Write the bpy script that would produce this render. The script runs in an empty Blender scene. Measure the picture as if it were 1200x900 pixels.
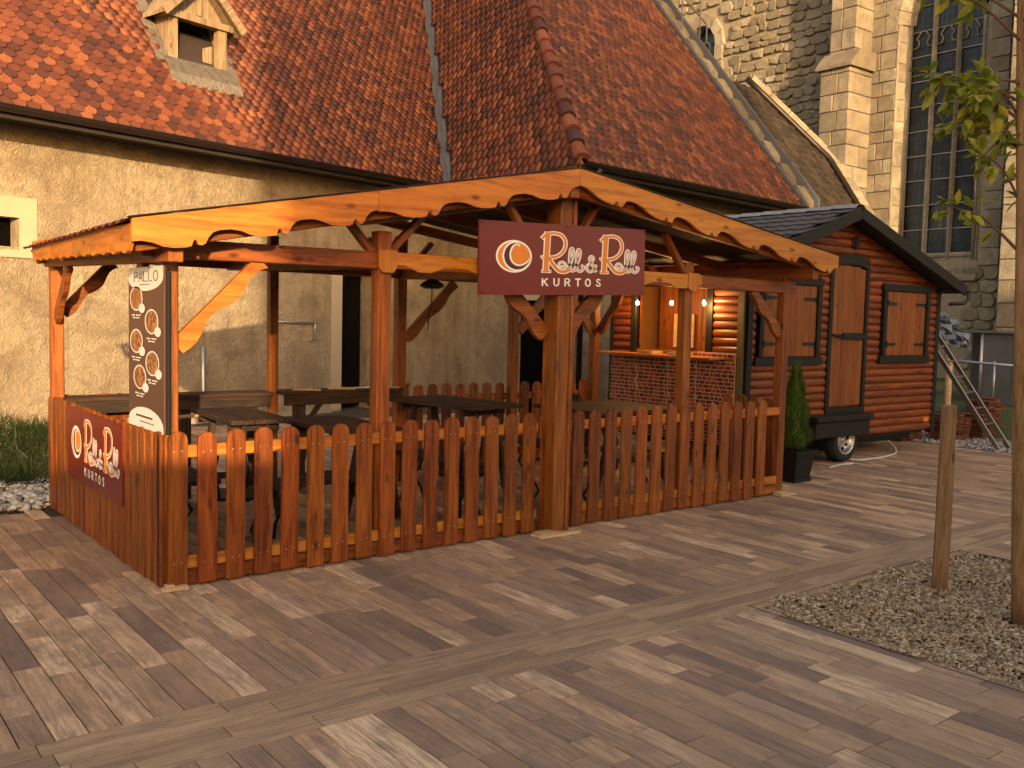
import bpy, math, random
import numpy as np
from mathutils import Vector, Matrix
S = bpy.context.scene
COL = S.collection
rnd = random.Random(7)
R = math.radians
# ---------------------------------------------------------------- camera
CAM = (-1.87104, -5.89062, 1.75218)
yaw, pitch, roll, focal = 0.663168, 0.0698467, 0.0240161, 1104.8815
cd = bpy.data.cameras.new('camera'); cam = bpy.data.objects.new('camera', cd); COL.objects.link(cam)
f0 = Vector((math.sin(yaw), math.cos(yaw), 0)); r0 = Vector((math.cos(yaw), -math.sin(yaw), 0)); u0 = Vector((0, 0, 1))
fw = f0*math.cos(pitch) - u0*math.sin(pitch); up = u0*math.cos(pitch) + f0*math.sin(pitch)
rt = r0*math.cos(roll) + up*math.sin(roll); up2 = up*math.cos(roll) - r0*math.sin(roll)
M = Matrix((rt, up2, -fw)).transposed().to_4x4(); M.translation = Vector(CAM); cam.matrix_world = M
cd.sensor_width = 36; cd.lens = 36*focal/1200; cd.clip_end = 1000; cd.clip_start = .05
S.camera = cam
# ---------------------------------------------------------------- light
SUN_AZ, SUN_EL = (.377, .926), R(10)          # horizontal travel direction of the light, elevation
w = bpy.data.worlds.new('World'); S.world = w; w.use_nodes = True
nt = w.node_tree; nt.nodes.clear()
sky = nt.nodes.new('ShaderNodeTexSky'); sky.sky_type = 'NISHITA'; sky.sun_disc = False
sky.sun_elevation = SUN_EL; sky.sun_rotation = math.atan2(-SUN_AZ[0], -SUN_AZ[1]) % (2*math.pi)
sky.dust_density = 3.0; sky.ozone_density = .6
mx = nt.nodes.new('ShaderNodeMix'); mx.data_type = 'RGBA'; mx.blend_type = 'MULTIPLY'; mx.inputs[0].default_value = 1
mx.inputs[7].default_value = (1.09, .93, .79, 1)
bg = nt.nodes.new('ShaderNodeBackground'); bg.inputs[1].default_value = .15
out = nt.nodes.new('ShaderNodeOutputWorld')
nt.links.new(sky.outputs[0], mx.inputs[6]); nt.links.new(mx.outputs[2], bg.inputs[0]); nt.links.new(bg.outputs[0], out.inputs[0])
sl = bpy.data.lights.new('sun', 'SUN'); so = bpy.data.objects.new('sun', sl); COL.objects.link(so)
sl.energy = 2.35; sl.angle = R(.6); sl.color = (1, .70, .37)
L = Vector((SUN_AZ[0]*math.cos(SUN_EL), SUN_AZ[1]*math.cos(SUN_EL), -math.sin(SUN_EL)))
so.rotation_euler = L.to_track_quat('-Z', 'Y').to_euler()
so.location = (-10, -20, 12)
S.view_settings.view_transform = 'Standard'; S.view_settings.look = 'None'
S.view_settings.exposure = 1.88; S.view_settings.gamma = 1

# ---------------------------------------------------------------- materials
class N:
    def __init__(s, name):
        s.m = bpy.data.materials.new(name); s.m.use_nodes = True; s.t = s.m.node_tree
        s.b = s.t.nodes['Principled BSDF']
    def n(s, typ, **k):
        nd = s.t.nodes.new('ShaderNode'+typ)
        for a, v in k.items():
            if a.startswith('i_'):
                key = a[2:]; key = int(key) if key.isdigit() else key
                s.set(nd.inputs[key], v)
            else: setattr(nd, a, v)
        return nd
    def set(s, sock, v):
        if isinstance(v, bpy.types.NodeSocket): s.t.links.new(v, sock)
        elif isinstance(v, (tuple, list)) and len(v) == 3 and sock.type == 'RGBA': sock.default_value = (*v, 1)
        else: sock.default_value = v
    def ramp(s, fac, stops):
        r = s.n('ValToRGB'); s.set(r.inputs[0], fac); e = r.color_ramp.elements
        while len(e) < len(stops): e.new(.5)
        for el, (p, c) in zip(e, stops): el.position = p; el.color = (*c, 1) if len(c) == 3 else c
        return r.outputs[0]
    def mix(s, f, a, b, mode='MIX'):
        m = s.n('Mix', data_type='RGBA', blend_type=mode); s.set(m.inputs[0], f); s.set(m.inputs[6], a); s.set(m.inputs[7], b)
        return m.outputs[2]
    def math(s, op, a, b=0.0, c=0.0):
        m = s.n('Math', operation=op); s.set(m.inputs[0], a); s.set(m.inputs[1], b); s.set(m.inputs[2], c); return m.outputs[0]
    def rand(s):
        o = s.n('ObjectInfo').outputs['Random']; g = s.n('NewGeometry').outputs['Random Per Island']
        return s.math('FRACT', s.math('ADD', s.math('MULTIPLY', o, 7.13), s.math('MULTIPLY', g, 5.77)))
    def coords(s, scale=(1, 1, 1), rand=None, kind='Object'):
        c = s.n('TexCoord').outputs[kind]
        if rand is not None:
            cb = s.n('CombineXYZ'); 
            for i in range(3): s.set(cb.inputs[i], s.math('MULTIPLY', rand, 37.0+i*11))
            v = s.n('VectorMath', operation='ADD'); s.set(v.inputs[0], c); s.set(v.inputs[1], cb.outputs[0]); c = v.outputs[0]
        m = s.n('Mapping'); s.set(m.inputs[0], c); m.inputs[3].default_value = scale
        return m.outputs[0]
    def noise(s, vec, scale, detail=4, rough=.55, dist=0.0):
        n = s.n('TexNoise'); s.set(n.inputs['Vector'], vec); n.inputs['Scale'].default_value = scale
        n.inputs['Detail'].default_value = detail; n.inputs['Roughness'].default_value = rough; n.inputs['Distortion'].default_value = dist
        return n.outputs[0]
    def bump(s, h, strength=.4, dist=.01):
        b = s.n('Bump'); b.inputs['Strength'].default_value = strength; b.inputs['Distance'].default_value = dist
        s.set(b.inputs['Height'], h); s.set(s.b.inputs['Normal'], b.outputs[0])
    def done(s, col=None, rough=None, metal=None, spec=None):
        for k, v in (('Base Color', col), ('Roughness', rough), ('Metallic', metal), ('Specular IOR Level', spec)):
            if v is not None: s.set(s.b.inputs[k], v)
        return s.m

def wood(name, axis, dark, mid, light, rough=.5, var=.35, knots=True, grain=1.0, nails=False):
    m = N(name); r = m.rand()
    sc = [1.0]*3; lo = .07
    for i in range(3): sc[i] = 1.0 if i != axis else lo
    v = m.coords(tuple(sc), r)
    g = m.noise(v, 26*grain, 6, .62, .6); g2 = m.noise(v, 95*grain, 3, .7)
    g3 = m.noise(m.coords((1, 1, 1), r), 3.0, 3, .5)
    f = m.math('ADD', m.math('MULTIPLY', g, .75), m.math('MULTIPLY', g2, .3))
    col = m.ramp(f, [(.40, dark), (.52, mid), (.64, light)])
    if knots:
        kv = m.coords(tuple(.45 if i == axis else 1.0 for i in range(3)), r)
        vo = m.n('TexVoronoi', feature='F1'); m.set(vo.inputs['Vector'], kv); vo.inputs['Scale'].default_value = 6.5
        k = m.ramp(vo.outputs[0], [(.06, (1, 1, 1)), (.16, (0, 0, 0))])
        col = m.mix(m.math('MULTIPLY', k, .9), col, tuple(c*.28 for c in dark))
    col = m.mix(m.math('MULTIPLY', g3, .45), col, tuple(c*.5 for c in mid))
    if nails:
        tc = m.n('TexCoord').outputs['Object']; tot = None
        for (nx, nz_) in ((-.024, .36), (.024, .362), (-.022, -.35), (.025, -.347)):
            vd = m.n('VectorMath', operation='DISTANCE'); m.set(vd.inputs[0], tc); vd.inputs[1].default_value = (nx, -.022, nz_)
            q_ = m.math('LESS_THAN', vd.outputs['Value'], .0045); tot = q_ if tot is None else m.math('ADD', tot, q_)
        col = m.mix(tot, col, (.30, .27, .24))
    val = m.math('MULTIPLY_ADD', r, var*2, 1-var)
    hs = m.n('HueSaturation'); m.set(hs.inputs['Color'], col); m.set(hs.inputs['Value'], val)
    m.set(hs.inputs['Hue'], m.math('MULTIPLY_ADD', m.math('FRACT', m.math('MULTIPLY', r, 9.7)), .010, .494))
    m.bump(f, .35, .004)
    return m.done(hs.outputs[0], m.math('MULTIPLY_ADD', g, .3, rough-.15), spec=.4)

PK = ((.075, .015, .002), (.21, .052, .006), (.31, .092, .010))
FA = ((.27, .078, .007), (.45, .155, .016), (.56, .225, .030))
BM = ((.10, .024, .004), (.235, .064, .008), (.34, .11, .015))
LG = ((.07, .014, .003), (.18, .040, .006), (.26, .068, .009))
DR = ((.10, .023, .003), (.21, .058, .007), (.27, .085, .011))
TB = ((.012, .006, .004), (.035, .016, .008), (.07, .036, .018))  # dark furniture wood with the stall's interior shade put into its colour
PW = {}
for ax in 'xyz':
    i = 'xyz'.index(ax)
    PW['fascia'+ax] = wood('fascia_wood_'+ax, i, *FA, rough=.5, var=.1, grain=.8)
    PW['beam'+ax] = wood('beam_wood_'+ax, i, *BM, var=.2)
    PW['log'+ax] = wood('log_wood_'+ax, i, *LG, rough=.42, var=.16, knots=False)
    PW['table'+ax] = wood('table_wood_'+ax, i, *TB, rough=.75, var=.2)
PW['picket'] = wood('picket_wood', 2, *PK, rough=.45, var=.26, nails=True)
PW['door'] = wood('door_wood', 2, *DR, rough=.5, var=.12)
PW['pale'] = wood('pale_wood', 0, (.35, .22, .10), (.55, .38, .2), (.66, .48, .28), var=.1)
PW['stake'] = wood('stake_wood', 2, (.12, .06, .022), (.24, .135, .055), (.33, .20, .095), rough=.75, var=.1)
PW['greyed'] = wood('greyed_shingle', 2, (.07, .06, .05), (.13, .11, .09), (.19, .165, .135), rough=.85, var=.2, knots=False)
PW['dormer'] = wood('weathered_wood', 2, (.13, .09, .05), (.27, .19, .11), (.38, .28, .17), rough=.8, var=.15)

def plain(name, col, rough=.6, metal=0.0, nz=.25, scale=8, bump=.1, spec=.5):
    m = N(name); v = m.coords(); n = m.noise(v, scale, 5, .6)
    c = m.mix(n, tuple(x*(1-nz) for x in col), tuple(min(1, x*(1+nz)) for x in col))
    if bump: m.bump(m.noise(v, scale*6, 3), bump, .004)
    return m.done(c, m.math('MULTIPLY_ADD', n, .2, rough-.1), metal, spec)
MB = plain('black_paint', (.008, .0072, .006), .55, spec=.3)
MBR = plain('dark_brown_metal', (.022, .014, .010), .45, .4)
MZN = plain('zinc_sheet', (.13, .13, .135), .5, .5, .3, 3)
MAL = plain('aluminium', (.26, .25, .24), .35, .9, .2, 5)
MRUB = plain('tyre_rubber', (.012, .012, .012), .8)
MRIM = plain('wheel_rim', (.5, .5, .48), .35, .85)
MHOSE = plain('white_hose', (.5, .48, .45), .5)
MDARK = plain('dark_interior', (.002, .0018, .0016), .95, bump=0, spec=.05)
MSIGN = plain('burgundy_sign', (.135, .011, .006), .36, nz=.16, scale=2, bump=0)
MWHITE = plain('white_print', (.78, .76, .72), .5, nz=.04, bump=0)
MCREAM = plain('pinkish_print', (.52, .36, .30), .5, nz=.05, bump=0)
MORNG = plain('orange_print', (.62, .20, .018), .5, nz=.12, bump=0)
MDBR = plain('dark_brown_print', (.05, .016, .012), .5, nz=.05, bump=0)
MBAN = plain('banner_brown', (.080, .034, .024), .45, nz=.1, scale=3, bump=0)
MBANW = plain('banner_white', (.62, .60, .58), .45, nz=.05, bump=0)
MTARP = plain('blue_tarpaulin', (.10, .13, .18), .5)
MORLENS = plain('orange_lens', (.7, .16, .01), .2, bump=0)
MPIPE = plain('galvanised_pipe', (.42, .42, .43), .4, .7)
MMOSS = plain('moss', (.045, .06, .02), .95, nz=.5, scale=14, bump=.5)
MSOIL = plain('dark_soil', (.06, .045, .032), .95, nz=.4, scale=12, bump=.4)
MIRON = plain('wrought_iron', (.018, .016, .016), .45, .5)
MSHED = plain('grey_sheet_metal', (.13, .135, .14), .5, .4, .45, 2.5, .25)

def tiles_mat(name, stops, rough=.62, bl=60):
    m = N(name); r = m.rand(); c = m.ramp(r, stops); v = m.coords((1, 1, 1), r)
    n = m.noise(v, 22, 5, .65)
    c = m.mix(m.math('MULTIPLY', n, .75), c, tuple(x*.45 for x in stops[1][1]))
    m.bump(m.noise(v, bl, 3), .35, .004)
    return m.done(c, m.math('MULTIPLY_ADD', n, .3, rough-.15), spec=.35)
MTILE = tiles_mat('clay_tile', [(0, (.055, .022, .016)), (.2, (.10, .032, .019)), (.55, (.165, .048, .022)), (.82, (.24, .072, .029)), (1, (.33, .11, .043))])
MTILE2 = tiles_mat('brown_clay_tile', [(0, (.018, .013, .010)), (.4, (.034, .024, .017)), (.8, (.055, .039, .025)), (1, (.08, .057, .034))], .75)
MHUTT = tiles_mat('anthracite_tile', [(0, (.035, .032, .036)), (.5, (.05, .047, .052)), (1, (.07, .066, .072))], .5)
MROOFM = plain('brown_metal_tile', (.14, .035, .022), .4, .2, .25, 6)
MPAV = None
def grime(m, c, dark, sc=.7, amt=.5):       # large soft stains that run across neighbouring pieces
    p = m.n('NewGeometry').outputs['Position']
    a = m.noise(p, sc, 5, .6, .5); b = m.noise(p, sc*6, 4, .7, .8)
    c = m.mix(m.math('MULTIPLY', m.ramp(a, [(.45, (0, 0, 0)), (.68, (1, 1, 1))]), amt), c, dark)
    return m.mix(m.math('MULTIPLY', m.ramp(b, [(.60, (0, 0, 0)), (.68, (1, 1, 1))]), amt*.7), c, dark)
def paver_mat():
    m = N('wood_look_paver'); r = m.rand()
    c = m.ramp(r, [(0, (.23, .15, .115)), (.2, (.36, .23, .155)), (.42, (.56, .35, .205)), (.58, (.38, .25, .18)), (.78, (.66, .43, .26)), (1, (.84, .58, .37))])
    v = m.coords((1, .07, 1), r); g = m.math('ADD', m.math('MULTIPLY', m.noise(v, 24, 6, .7, 1.2), .6), m.math('MULTIPLY', m.noise(v, 120, 5, .75, .6), .4)); b2 = m.noise(m.coords((1, .35, 1), r), 9, 5, .65, .6)
    c = m.mix(m.math('MULTIPLY', m.ramp(g, [(.46, (0, 0, 0)), (.56, (1, 1, 1))]), .52), c, (.12, .075, .052))
    c = m.mix(m.math('MULTIPLY', m.ramp(b2, [(.46, (0, 0, 0)), (.64, (1, 1, 1))]), .55), c, (.17, .125, .105))
    w2 = m.noise(m.coords(kind='Generated'), 3, 2)
    st = m.noise(m.coords((1, .3, 1), r), 3.5, 4, .6, .4)
    c = m.mix(m.math('MULTIPLY', m.ramp(st, [(.48, (0, 0, 0)), (.62, (1, 1, 1))]), .5), c, (.40, .25, .15))
    m.bump(m.math('ADD', g, m.math('MULTIPLY', b2, .6)), .5, .004)
    c = grime(m, c, (.19, .125, .085), .55, .32)
    return m.done(c, m.math('MULTIPLY_ADD', b2, .3, .5), spec=.25)
MPAV = paver_mat()
def paver_mat_x():
    m = N('wood_look_border_paver'); r = m.rand()
    c = m.ramp(r, [(0, (.32, .205, .125)), (.5, (.42, .275, .165)), (1, (.52, .35, .21))])
    v = m.coords((.07, 1, 1), r); g = m.math('ADD', m.math('MULTIPLY', m.noise(v, 24, 6, .7, 1.2), .6), m.math('MULTIPLY', m.noise(v, 120, 5, .75, .6), .4))
    c = m.mix(m.math('MULTIPLY', m.ramp(g, [(.45, (0, 0, 0)), (.57, (1, 1, 1))]), .6), c, (.14, .095, .078))
    m.bump(g, .35, .004)
    c = grime(m, c, (.19, .125, .085), .55, .32)
    return m.done(c, m.math('MULTIPLY_ADD', g, .3, .5), spec=.25)
MPAVX = paver_mat_x()
def plaster_mat():
    m = N('old_plaster'); v = m.coords()
    a = m.noise(v, 1.3, 6, .62, .6); b = m.noise(v, 7, 6, .7, 1.2); c2 = m.noise(v, 30, 4, .6, 1.0)
    c = m.ramp(a, [(.33, (.24, .185, .125)), (.5, (.35, .28, .19)), (.68, (.43, .355, .25))])
    c = m.mix(m.math('MULTIPLY', m.ramp(b, [(.45, (0, 0, 0)), (.66, (1, 1, 1))]), .5), c, (.22, .165, .11))
    # stain streaks running down at random over the whole wall
    sep = m.n('SeparateXYZ'); m.set(sep.inputs[0], m.n('TexCoord').outputs['Object'])
    st = m.noise(m.coords((6, 6, .35)), 1.0, 5, .7)
    c = m.mix(m.math('MULTIPLY', m.ramp(st, [(.5, (0, 0, 0)), (.72, (1, 1, 1))]), .45), c, (.17, .13, .09))
    vo = m.n('TexVoronoi', feature='DISTANCE_TO_EDGE'); m.set(vo.inputs['Vector'], m.mix(.22, v, m.n('TexNoise', i_Scale=4).outputs[1]))
    vo.inputs['Scale'].default_value = 1.6
    cr = m.ramp(vo.outputs[0], [(0, (1, 1, 1)), (.035, (0, 0, 0))])
    c = m.mix(m.math('MULTIPLY', m.math('MULTIPLY', cr, m.ramp(b, [(.5, (0, 0, 0)), (.62, (1, 1, 1))])), .35), c, (.16, .12, .08))
    sw_ = m.noise(v, 5, 3, .5, 9.0)
    h = m.math('ADD', m.math('MULTIPLY', b, 1.2), m.math('MULTIPLY', c2, .45)); h = m.math('ADD', h, m.math('MULTIPLY', sw_, .9))
    m.bump(h, 1.0, .045)
    return m.done(c, .9, spec=.2)
MPL = plaster_mat()
def stone_mat(name, stops, scale=5):
    m = N(name); r = m.rand(); c = m.ramp(r, stops); v = m.coords((1, 1, 1), r)
    a = m.noise(v, scale, 7, .68, .5); b = m.noise(v, scale*7, 4, .6)
    c = m.mix(m.math('MULTIPLY', m.ramp(a, [(.4, (0, 0, 0)), (.68, (1, 1, 1))]), .6), c, tuple(x*.42 for x in stops[0][1]))
    m.bump(m.math('ADD', a, m.math('MULTIPLY', b, .5)), .9, .03)
    c = grime(m, c, tuple(x*.45 for x in stops[0][1]), .45, .6)
    return m.done(c, .88, spec=.25)
MST = stone_mat('rubble_stone', [(0, (.20, .16, .11)), (.4, (.27, .22, .15)), (.75, (.32, .265, .185)), (1, (.38, .32, .23))])
MBL = stone_mat('dressed_limestone', [(0, (.22, .18, .125)), (.5, (.30, .25, .18)), (1, (.37, .32, .24))], 3)
MMOR = plain('lime_mortar', (.25, .205, .14), .95, nz=.4, scale=9, bump=.5)
MGLS = N('leaded_glass'); _r = MGLS.rand()
_c = MGLS.ramp(MGLS.noise(MGLS.coords((1, 1, 1), _r), 4, 5), [(.3, (.008, .009, .012)), (.7, (.030, .036, .045))])
MGLS.bump(MGLS.noise(MGLS.coords((1, 1, 1), _r), 9, 2), .25, .01); MGLS = MGLS.done(_c, .28, spec=.5)
MGRAV = tiles_mat('gravel_chip', [(0, (.15, .10, .06)), (.35, (.38, .26, .155)), (.75, (.58, .43, .27)), (1, (.80, .68, .5))], .8)
MPEB = tiles_mat('pale_pebble', [(0, (.25, .24, .22)), (.5, (.48, .46, .43)), (.8, (.62, .6, .56)), (1, (.7, .66, .6))], .8)
MBRK = tiles_mat('printed_brick', [(0, (.05, .012, .010)), (.35, (.16, .022, .014)), (.7, (.30, .042, .02)), (1, (.44, .085, .035))], .6)
MJOINT = plain('pale_joint', (.48, .33, .27), .7, nz=.1, bump=0)
MSTACK = tiles_mat('stacked_tile', [(0, (.07, .022, .015)), (.5, (.18, .05, .028)), (1, (.30, .09, .045))], .8)
def leaf_mat(name, stops, sub=.0):
    m = N(name); r = m.rand(); c = m.ramp(r, stops)
    m.b.inputs['Transmission Weight'].default_value = 0
    t = m.n('BsdfTranslucent'); m.set(t.inputs[0], m.mix(.3, c, (.3, .4, .02)))
    ms = m.n('MixShader'); ms.inputs[0].default_value = .35
    o = m.t.nodes['Material Output']; m.done(c, .5, spec=.35)
    m.t.links.new(m.b.outputs[0], ms.inputs[1]); m.t.links.new(t.outputs[0], ms.inputs[2]); m.t.links.new(ms.outputs[0], o.inputs[0])
    return m.m
MLEAF = leaf_mat('tree_leaf', [(0, (.09, .12, .012)), (.5, (.22, .24, .022)), (1, (.40, .36, .035))])
MCON = leaf_mat('conifer_green', [(0, (.02, .055, .010)), (.6, (.07, .13, .020)), (1, (.16, .21, .035))])
MGRS = leaf_mat('ground_cover_green', [(0, (.006, .015, .003)), (.6, (.016, .034, .006)), (1, (.035, .055, .010))])
MBARK = plain('tree_bark', (.10, .055, .028), .9, nz=.5, scale=30, bump=.6)
def emis(name, col, st):
    m = N(name); m.set(m.b.inputs['Emission Color'], col); m.b.inputs['Emission Strength'].default_value = st
    return m.done(col)
MBULB = emis('glowing_bulb', (1, .55, .18), 45)
MWARMIN = plain('warm_inner_wall', (.42, .20, .06), .6)

# ---------------------------------------------------------------- object helpers
WL = {}
def link(o, parent=None, wl=(0, 0, 0)):
    COL.objects.link(o); wl = Vector(wl); WL[o.name] = wl
    if parent is not None: o.parent = parent; o.location = wl - WL[parent.name]
    else: o.location = wl
    return o
def thing(name, label, cat, loc, group=None):
    o = bpy.data.objects.new(name, None); o.empty_display_size = .1; link(o, None, loc)
    o['label'] = label; o['category'] = cat
    if group: o['group'] = group
    return o
def tag(o, label=None, cat=None, group=None, kind=None):
    for k, v in (('label', label), ('category', cat), ('group', group), ('kind', kind)):
        if v: o[k] = v
    return o
def mkmesh(name, V, F, mat, smooth=False):
    me = bpy.data.meshes.new(name); me.from_pydata([tuple(v) for v in V], [], F)
    mats = mat if isinstance(mat, list) else [mat]
    for m_ in mats: me.materials.append(m_)
    if smooth: me.polygons.foreach_set('use_smooth', [True]*len(F))
    me.update(); return me
def part(name, V, F, mat, parent=None, origin=None, smooth=False):
    A = np.array(V, float)
    if origin is None: origin = (A.min(0)+A.max(0))/2
    o = bpy.data.objects.new(name, mkmesh(name, A-np.array(origin), F, mat, smooth))
    return link(o, parent, origin)
class G:                                  # geometry collector, world coordinates
    def __init__(s): s.V = []; s.F = []
    def add(s, V, F):
        b = len(s.V); s.V += [tuple(v) for v in V]; s.F += [tuple(i+b for i in f) for f in F]; return s
    def box(s, x0, x1, y0, y1, z0, z1, M=None):
        V = [(x, y, z) for x in (x0, x1) for y in (y0, y1) for z in (z0, z1)]
        if M is not None: V = [tuple(M @ Vector(v)) for v in V]
        return s.add(V, [(0, 1, 3, 2), (4, 6, 7, 5), (0, 4, 5, 1), (2, 3, 7, 6), (0, 2, 6, 4), (1, 5, 7, 3)])
    def bevbox(s, x0, x1, y0, y1, z0, z1, b=.005, M=None):   # box with chamfered edges
        V = []; 
        for sx in (0, 1):
            for sy in (0, 1):
                for sz in (0, 1):
                    c = (x1 if sx else x0, y1 if sy else y0, z1 if sz else z0); d = (-b if sx else b, -b if sy else b, -b if sz else b)
                    V += [(c[0], c[1]+d[1], c[2]+d[2]), (c[0]+d[0], c[1], c[2]+d[2]), (c[0]+d[0], c[1]+d[1], c[2])]
        i = lambda a, b_, c_, k: ((a*2+b_)*2+c_)*3+k
        F = [(i(0,0,0,0), i(0,0,1,0), i(0,1,1,0), i(0,1,0,0)), (i(1,0,0,0), i(1,1,0,0), i(1,1,1,0), i(1,0,1,0)),
             (i(0,0,0,1), i(1,0,0,1), i(1,0,1,1), i(0,0,1,1)), (i(0,1,0,1), i(0,1,1,1), i(1,1,1,1), i(1,1,0,1)),
             (i(0,0,0,2), i(0,1,0,2), i(1,1,0,2), i(1,0,0,2)), (i(0,0,1,2), i(1,0,1,2), i(1,1,1,2), i(0,1,1,2))]
        for c_ in (0, 1):
            for b_ in (0, 1):
                F += [(i(0,b_,c_,1), i(1,b_,c_,1), i(1,b_,c_,2), i(0,b_,c_,2)), (i(b_,0,c_,0), i(b_,1,c_,0), i(b_,1,c_,2), i(b_,0,c_,2)),
                      (i(b_,c_,0,0), i(b_,c_,1,0), i(b_,c_,1,1), i(b_,c_,0,1))]
        for a in (0, 1):
            for b_ in (0, 1):
                for c_ in (0, 1): F.append((i(a,b_,c_,0), i(a,b_,c_,1), i(a,b_,c_,2)))
        if M is not None: V = [tuple(M @ Vector(v)) for v in V]
        return s.add(V, F)
    def prism(s, P, O, U, W, T):          # outline P (u,w) in plane O+uU+wW, extruded by vector T
        O, U, W, T = map(Vector, (O, U, W, T)); n = len(P)
        a = [O+U*p[0]+W*p[1] for p in P]; V = a+[v+T for v in a]
        F = [tuple(range(n)), tuple(range(2*n-1, n-1, -1))]+[(i, i+n, (i+1) % n+n, (i+1) % n) for i in range(n)]
        return s.add(V, F)
    def tube(s, pts, r, seg=8, cap=True):
        pts = [Vector(p) for p in pts]; n = len(pts); rs = r if isinstance(r, (list, tuple)) else [r]*n
        V = []; F = []; ref = None
        for i, p in enumerate(pts):
            d = (pts[min(i+1, n-1)]-pts[max(i-1, 0)]).normalized()
            if ref is None: ref = d.orthogonal().normalized()
            ref = (ref-d*ref.dot(d)).normalized(); b = d.cross(ref)
            for k in range(seg):
                a = 2*math.pi*k/seg; V.append(p+(ref*math.cos(a)+b*math.sin(a))*rs[i])
        for i in range(n-1):
            for k in range(seg): F.append((i*seg+k, i*seg+(k+1) % seg, (i+1)*seg+(k+1) % seg, (i+1)*seg+k))
        if cap: F += [tuple(range(seg))[::-1], tuple(range((n-1)*seg, n*seg))]
        return s.add(V, F)
    def build(s, name, mat, parent=None, origin=None, smooth=False): return part(name, s.V, s.F, mat, parent, origin, smooth)
def box(name, x0, x1, y0, y1, z0, z1, mat, parent=None, b=.004):
    g = G(); g.bevbox(x0, x1, y0, y1, z0, z1, b) if b else g.box(x0, x1, y0, y1, z0, z1)
    return g.build(name, mat, parent)
def beam(name, A, B, wd, ht, mat, parent=None, upv=(0, 0, 1), b=.006):  # squared timber from A to B; grain along local x
    A, B = Vector(A), Vector(B); d = (B-A); Ln = d.length; d.normalize(); upv = Vector(upv)
    sd = upv.cross(d).normalized(); u = d.cross(sd)
    g = G(); g.bevbox(-Ln/2, Ln/2, -wd/2, wd/2, -ht/2, ht/2, b)
    me = mkmesh(name, g.V, g.F, mat); o = bpy.data.objects.new(name, me); link(o, parent, (A+B)/2)
    o.rotation_euler = Matrix((d, sd, u)).transposed().to_euler(); return o
def inst(name, me, parent, wl, rot=None, scale=None):
    o = bpy.data.objects.new(name, me); link(o, parent, wl)
    if rot is not None: o.rotation_euler = rot
    if scale is not None: o.scale = scale
    return o
def dup(o, loc, label=None, rotz=None, group=None):           # copy a thing with parts and sub-parts
    def rec(a, par):
        c = a.copy(); COL.objects.link(c); c.parent = par
        for ch in a.children: rec(ch, c)
        return c
    c = rec(o, None); c.location = loc
    if rotz is not None: c.rotation_euler = (0, 0, rotz)
    if label: c['label'] = label
    if group: c['group'] = group
    return c
def stuff(name, V, F, mats, Ms, mat, parent=None, kind='stuff'):  # many copies of (V,F) by 4x4 matrices -> one mesh
    V = np.array(V, float); k = len(V); Ms = np.array(Ms); n = len(Ms)
    if n == 0: return None
    Vh = np.c_[V, np.ones(k)]; W = np.einsum('nij,kj->nki', Ms, Vh)[:, :, :3].reshape(-1, 3)
    o0 = W.mean(0); W = W-o0
    lens = np.array([len(f) for f in F]); idx = np.concatenate([np.array(f) for f in F])
    LI = (idx[None, :]+(np.arange(n)*k)[:, None]).ravel(); ls = np.tile(lens, n)
    me = bpy.data.meshes.new(name); me.vertices.add(n*k); me.vertices.foreach_set('co', W.ravel())
    me.loops.add(len(LI)); me.loops.foreach_set('vertex_index', LI)
    me.polygons.add(len(ls)); me.polygons.foreach_set('loop_start', np.r_[0, np.cumsum(ls)[:-1]]); me.polygons.foreach_set('loop_total', ls)
    me.materials.append(mat); me.update(calc_edges=True); me.validate()
    o = bpy.data.objects.new(name, me); link(o, parent, o0)
    if kind: o['kind'] = kind
    return o
def Mx(loc, ex, ey, ez, s=(1, 1, 1)):
    m = np.eye(4); m[:3, 0] = np.array(ex)*s[0]; m[:3, 1] = np.array(ey)*s[1]; m[:3, 2] = np.array(ez)*s[2]; m[:3, 3] = loc; return m
def place(name, me, parent, m):            # matrix -> instance object
    o = bpy.data.objects.new(name, me); COL.objects.link(o); o.parent = parent
    mm = Matrix([list(r_) for r_ in m]); mm.translation = mm.translation-WL[parent.name]; o.matrix_local = mm
    WL[o.name] = Vector(m[:3, 3]); return o
CV = np.array([rt, up2, fw])
def pix(P):                                # projected size test only, used to choose which pieces get an object of their own
    d = CV @ (np.array(P)-np.array(CAM)); return (600+focal*d[0]/d[2], 450-focal*d[1]/d[2], d[2]) if d[2] > .1 else (0, 0, -1)
def inview(P, m=60):
    u, v, z = pix(P); return z > 0 and -m < u < 1200+m and -m < v < 900+m

# ================================================================ SETTING: ground
gnd = G().add([(-60, -60, -.03), (60, -60, -.03), (60, 60, -.03), (-60, 60, -.03)], [(0, 1, 2, 3)]).build('ground', MSOIL, origin=(0, 0, -.03)); gnd['kind'] = 'structure'
PWD = .131
g = G()
for (x0, x1, y0, y1) in ((-7, 2.86, -9, 8.2), (2.86, 5.50, -9, -4.9), (2.86, 5.50, -2.28, 8.2), (5.50, 15.5, -9, 5.0)):
    g.add([(x0, y0, -.012), (x1, y0, -.012), (x1, y1, -.012), (x0, y1, -.012)], [(0, 1, 2, 3)])
pav = g.build('pavement', plain('joint_sand', (.022, .016, .012), .95, nz=.3, scale=30), origin=(0, 0, -.012)); pav['kind'] = 'structure'
def allowed(x, y):
    if 2.86 < x < 5.50 and -4.9 < y < -2.28: return False
    if y > 2.95 and x < .2: return False
    if x > 1.0 and y > 8.3: return False
    if x > 11.9 and y > .2: return False
    return True
PL = []
lens = (.25, .33, .45, .6, .6, .75, .9)
SB0, SB1 = -2.345, -1.85
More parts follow.
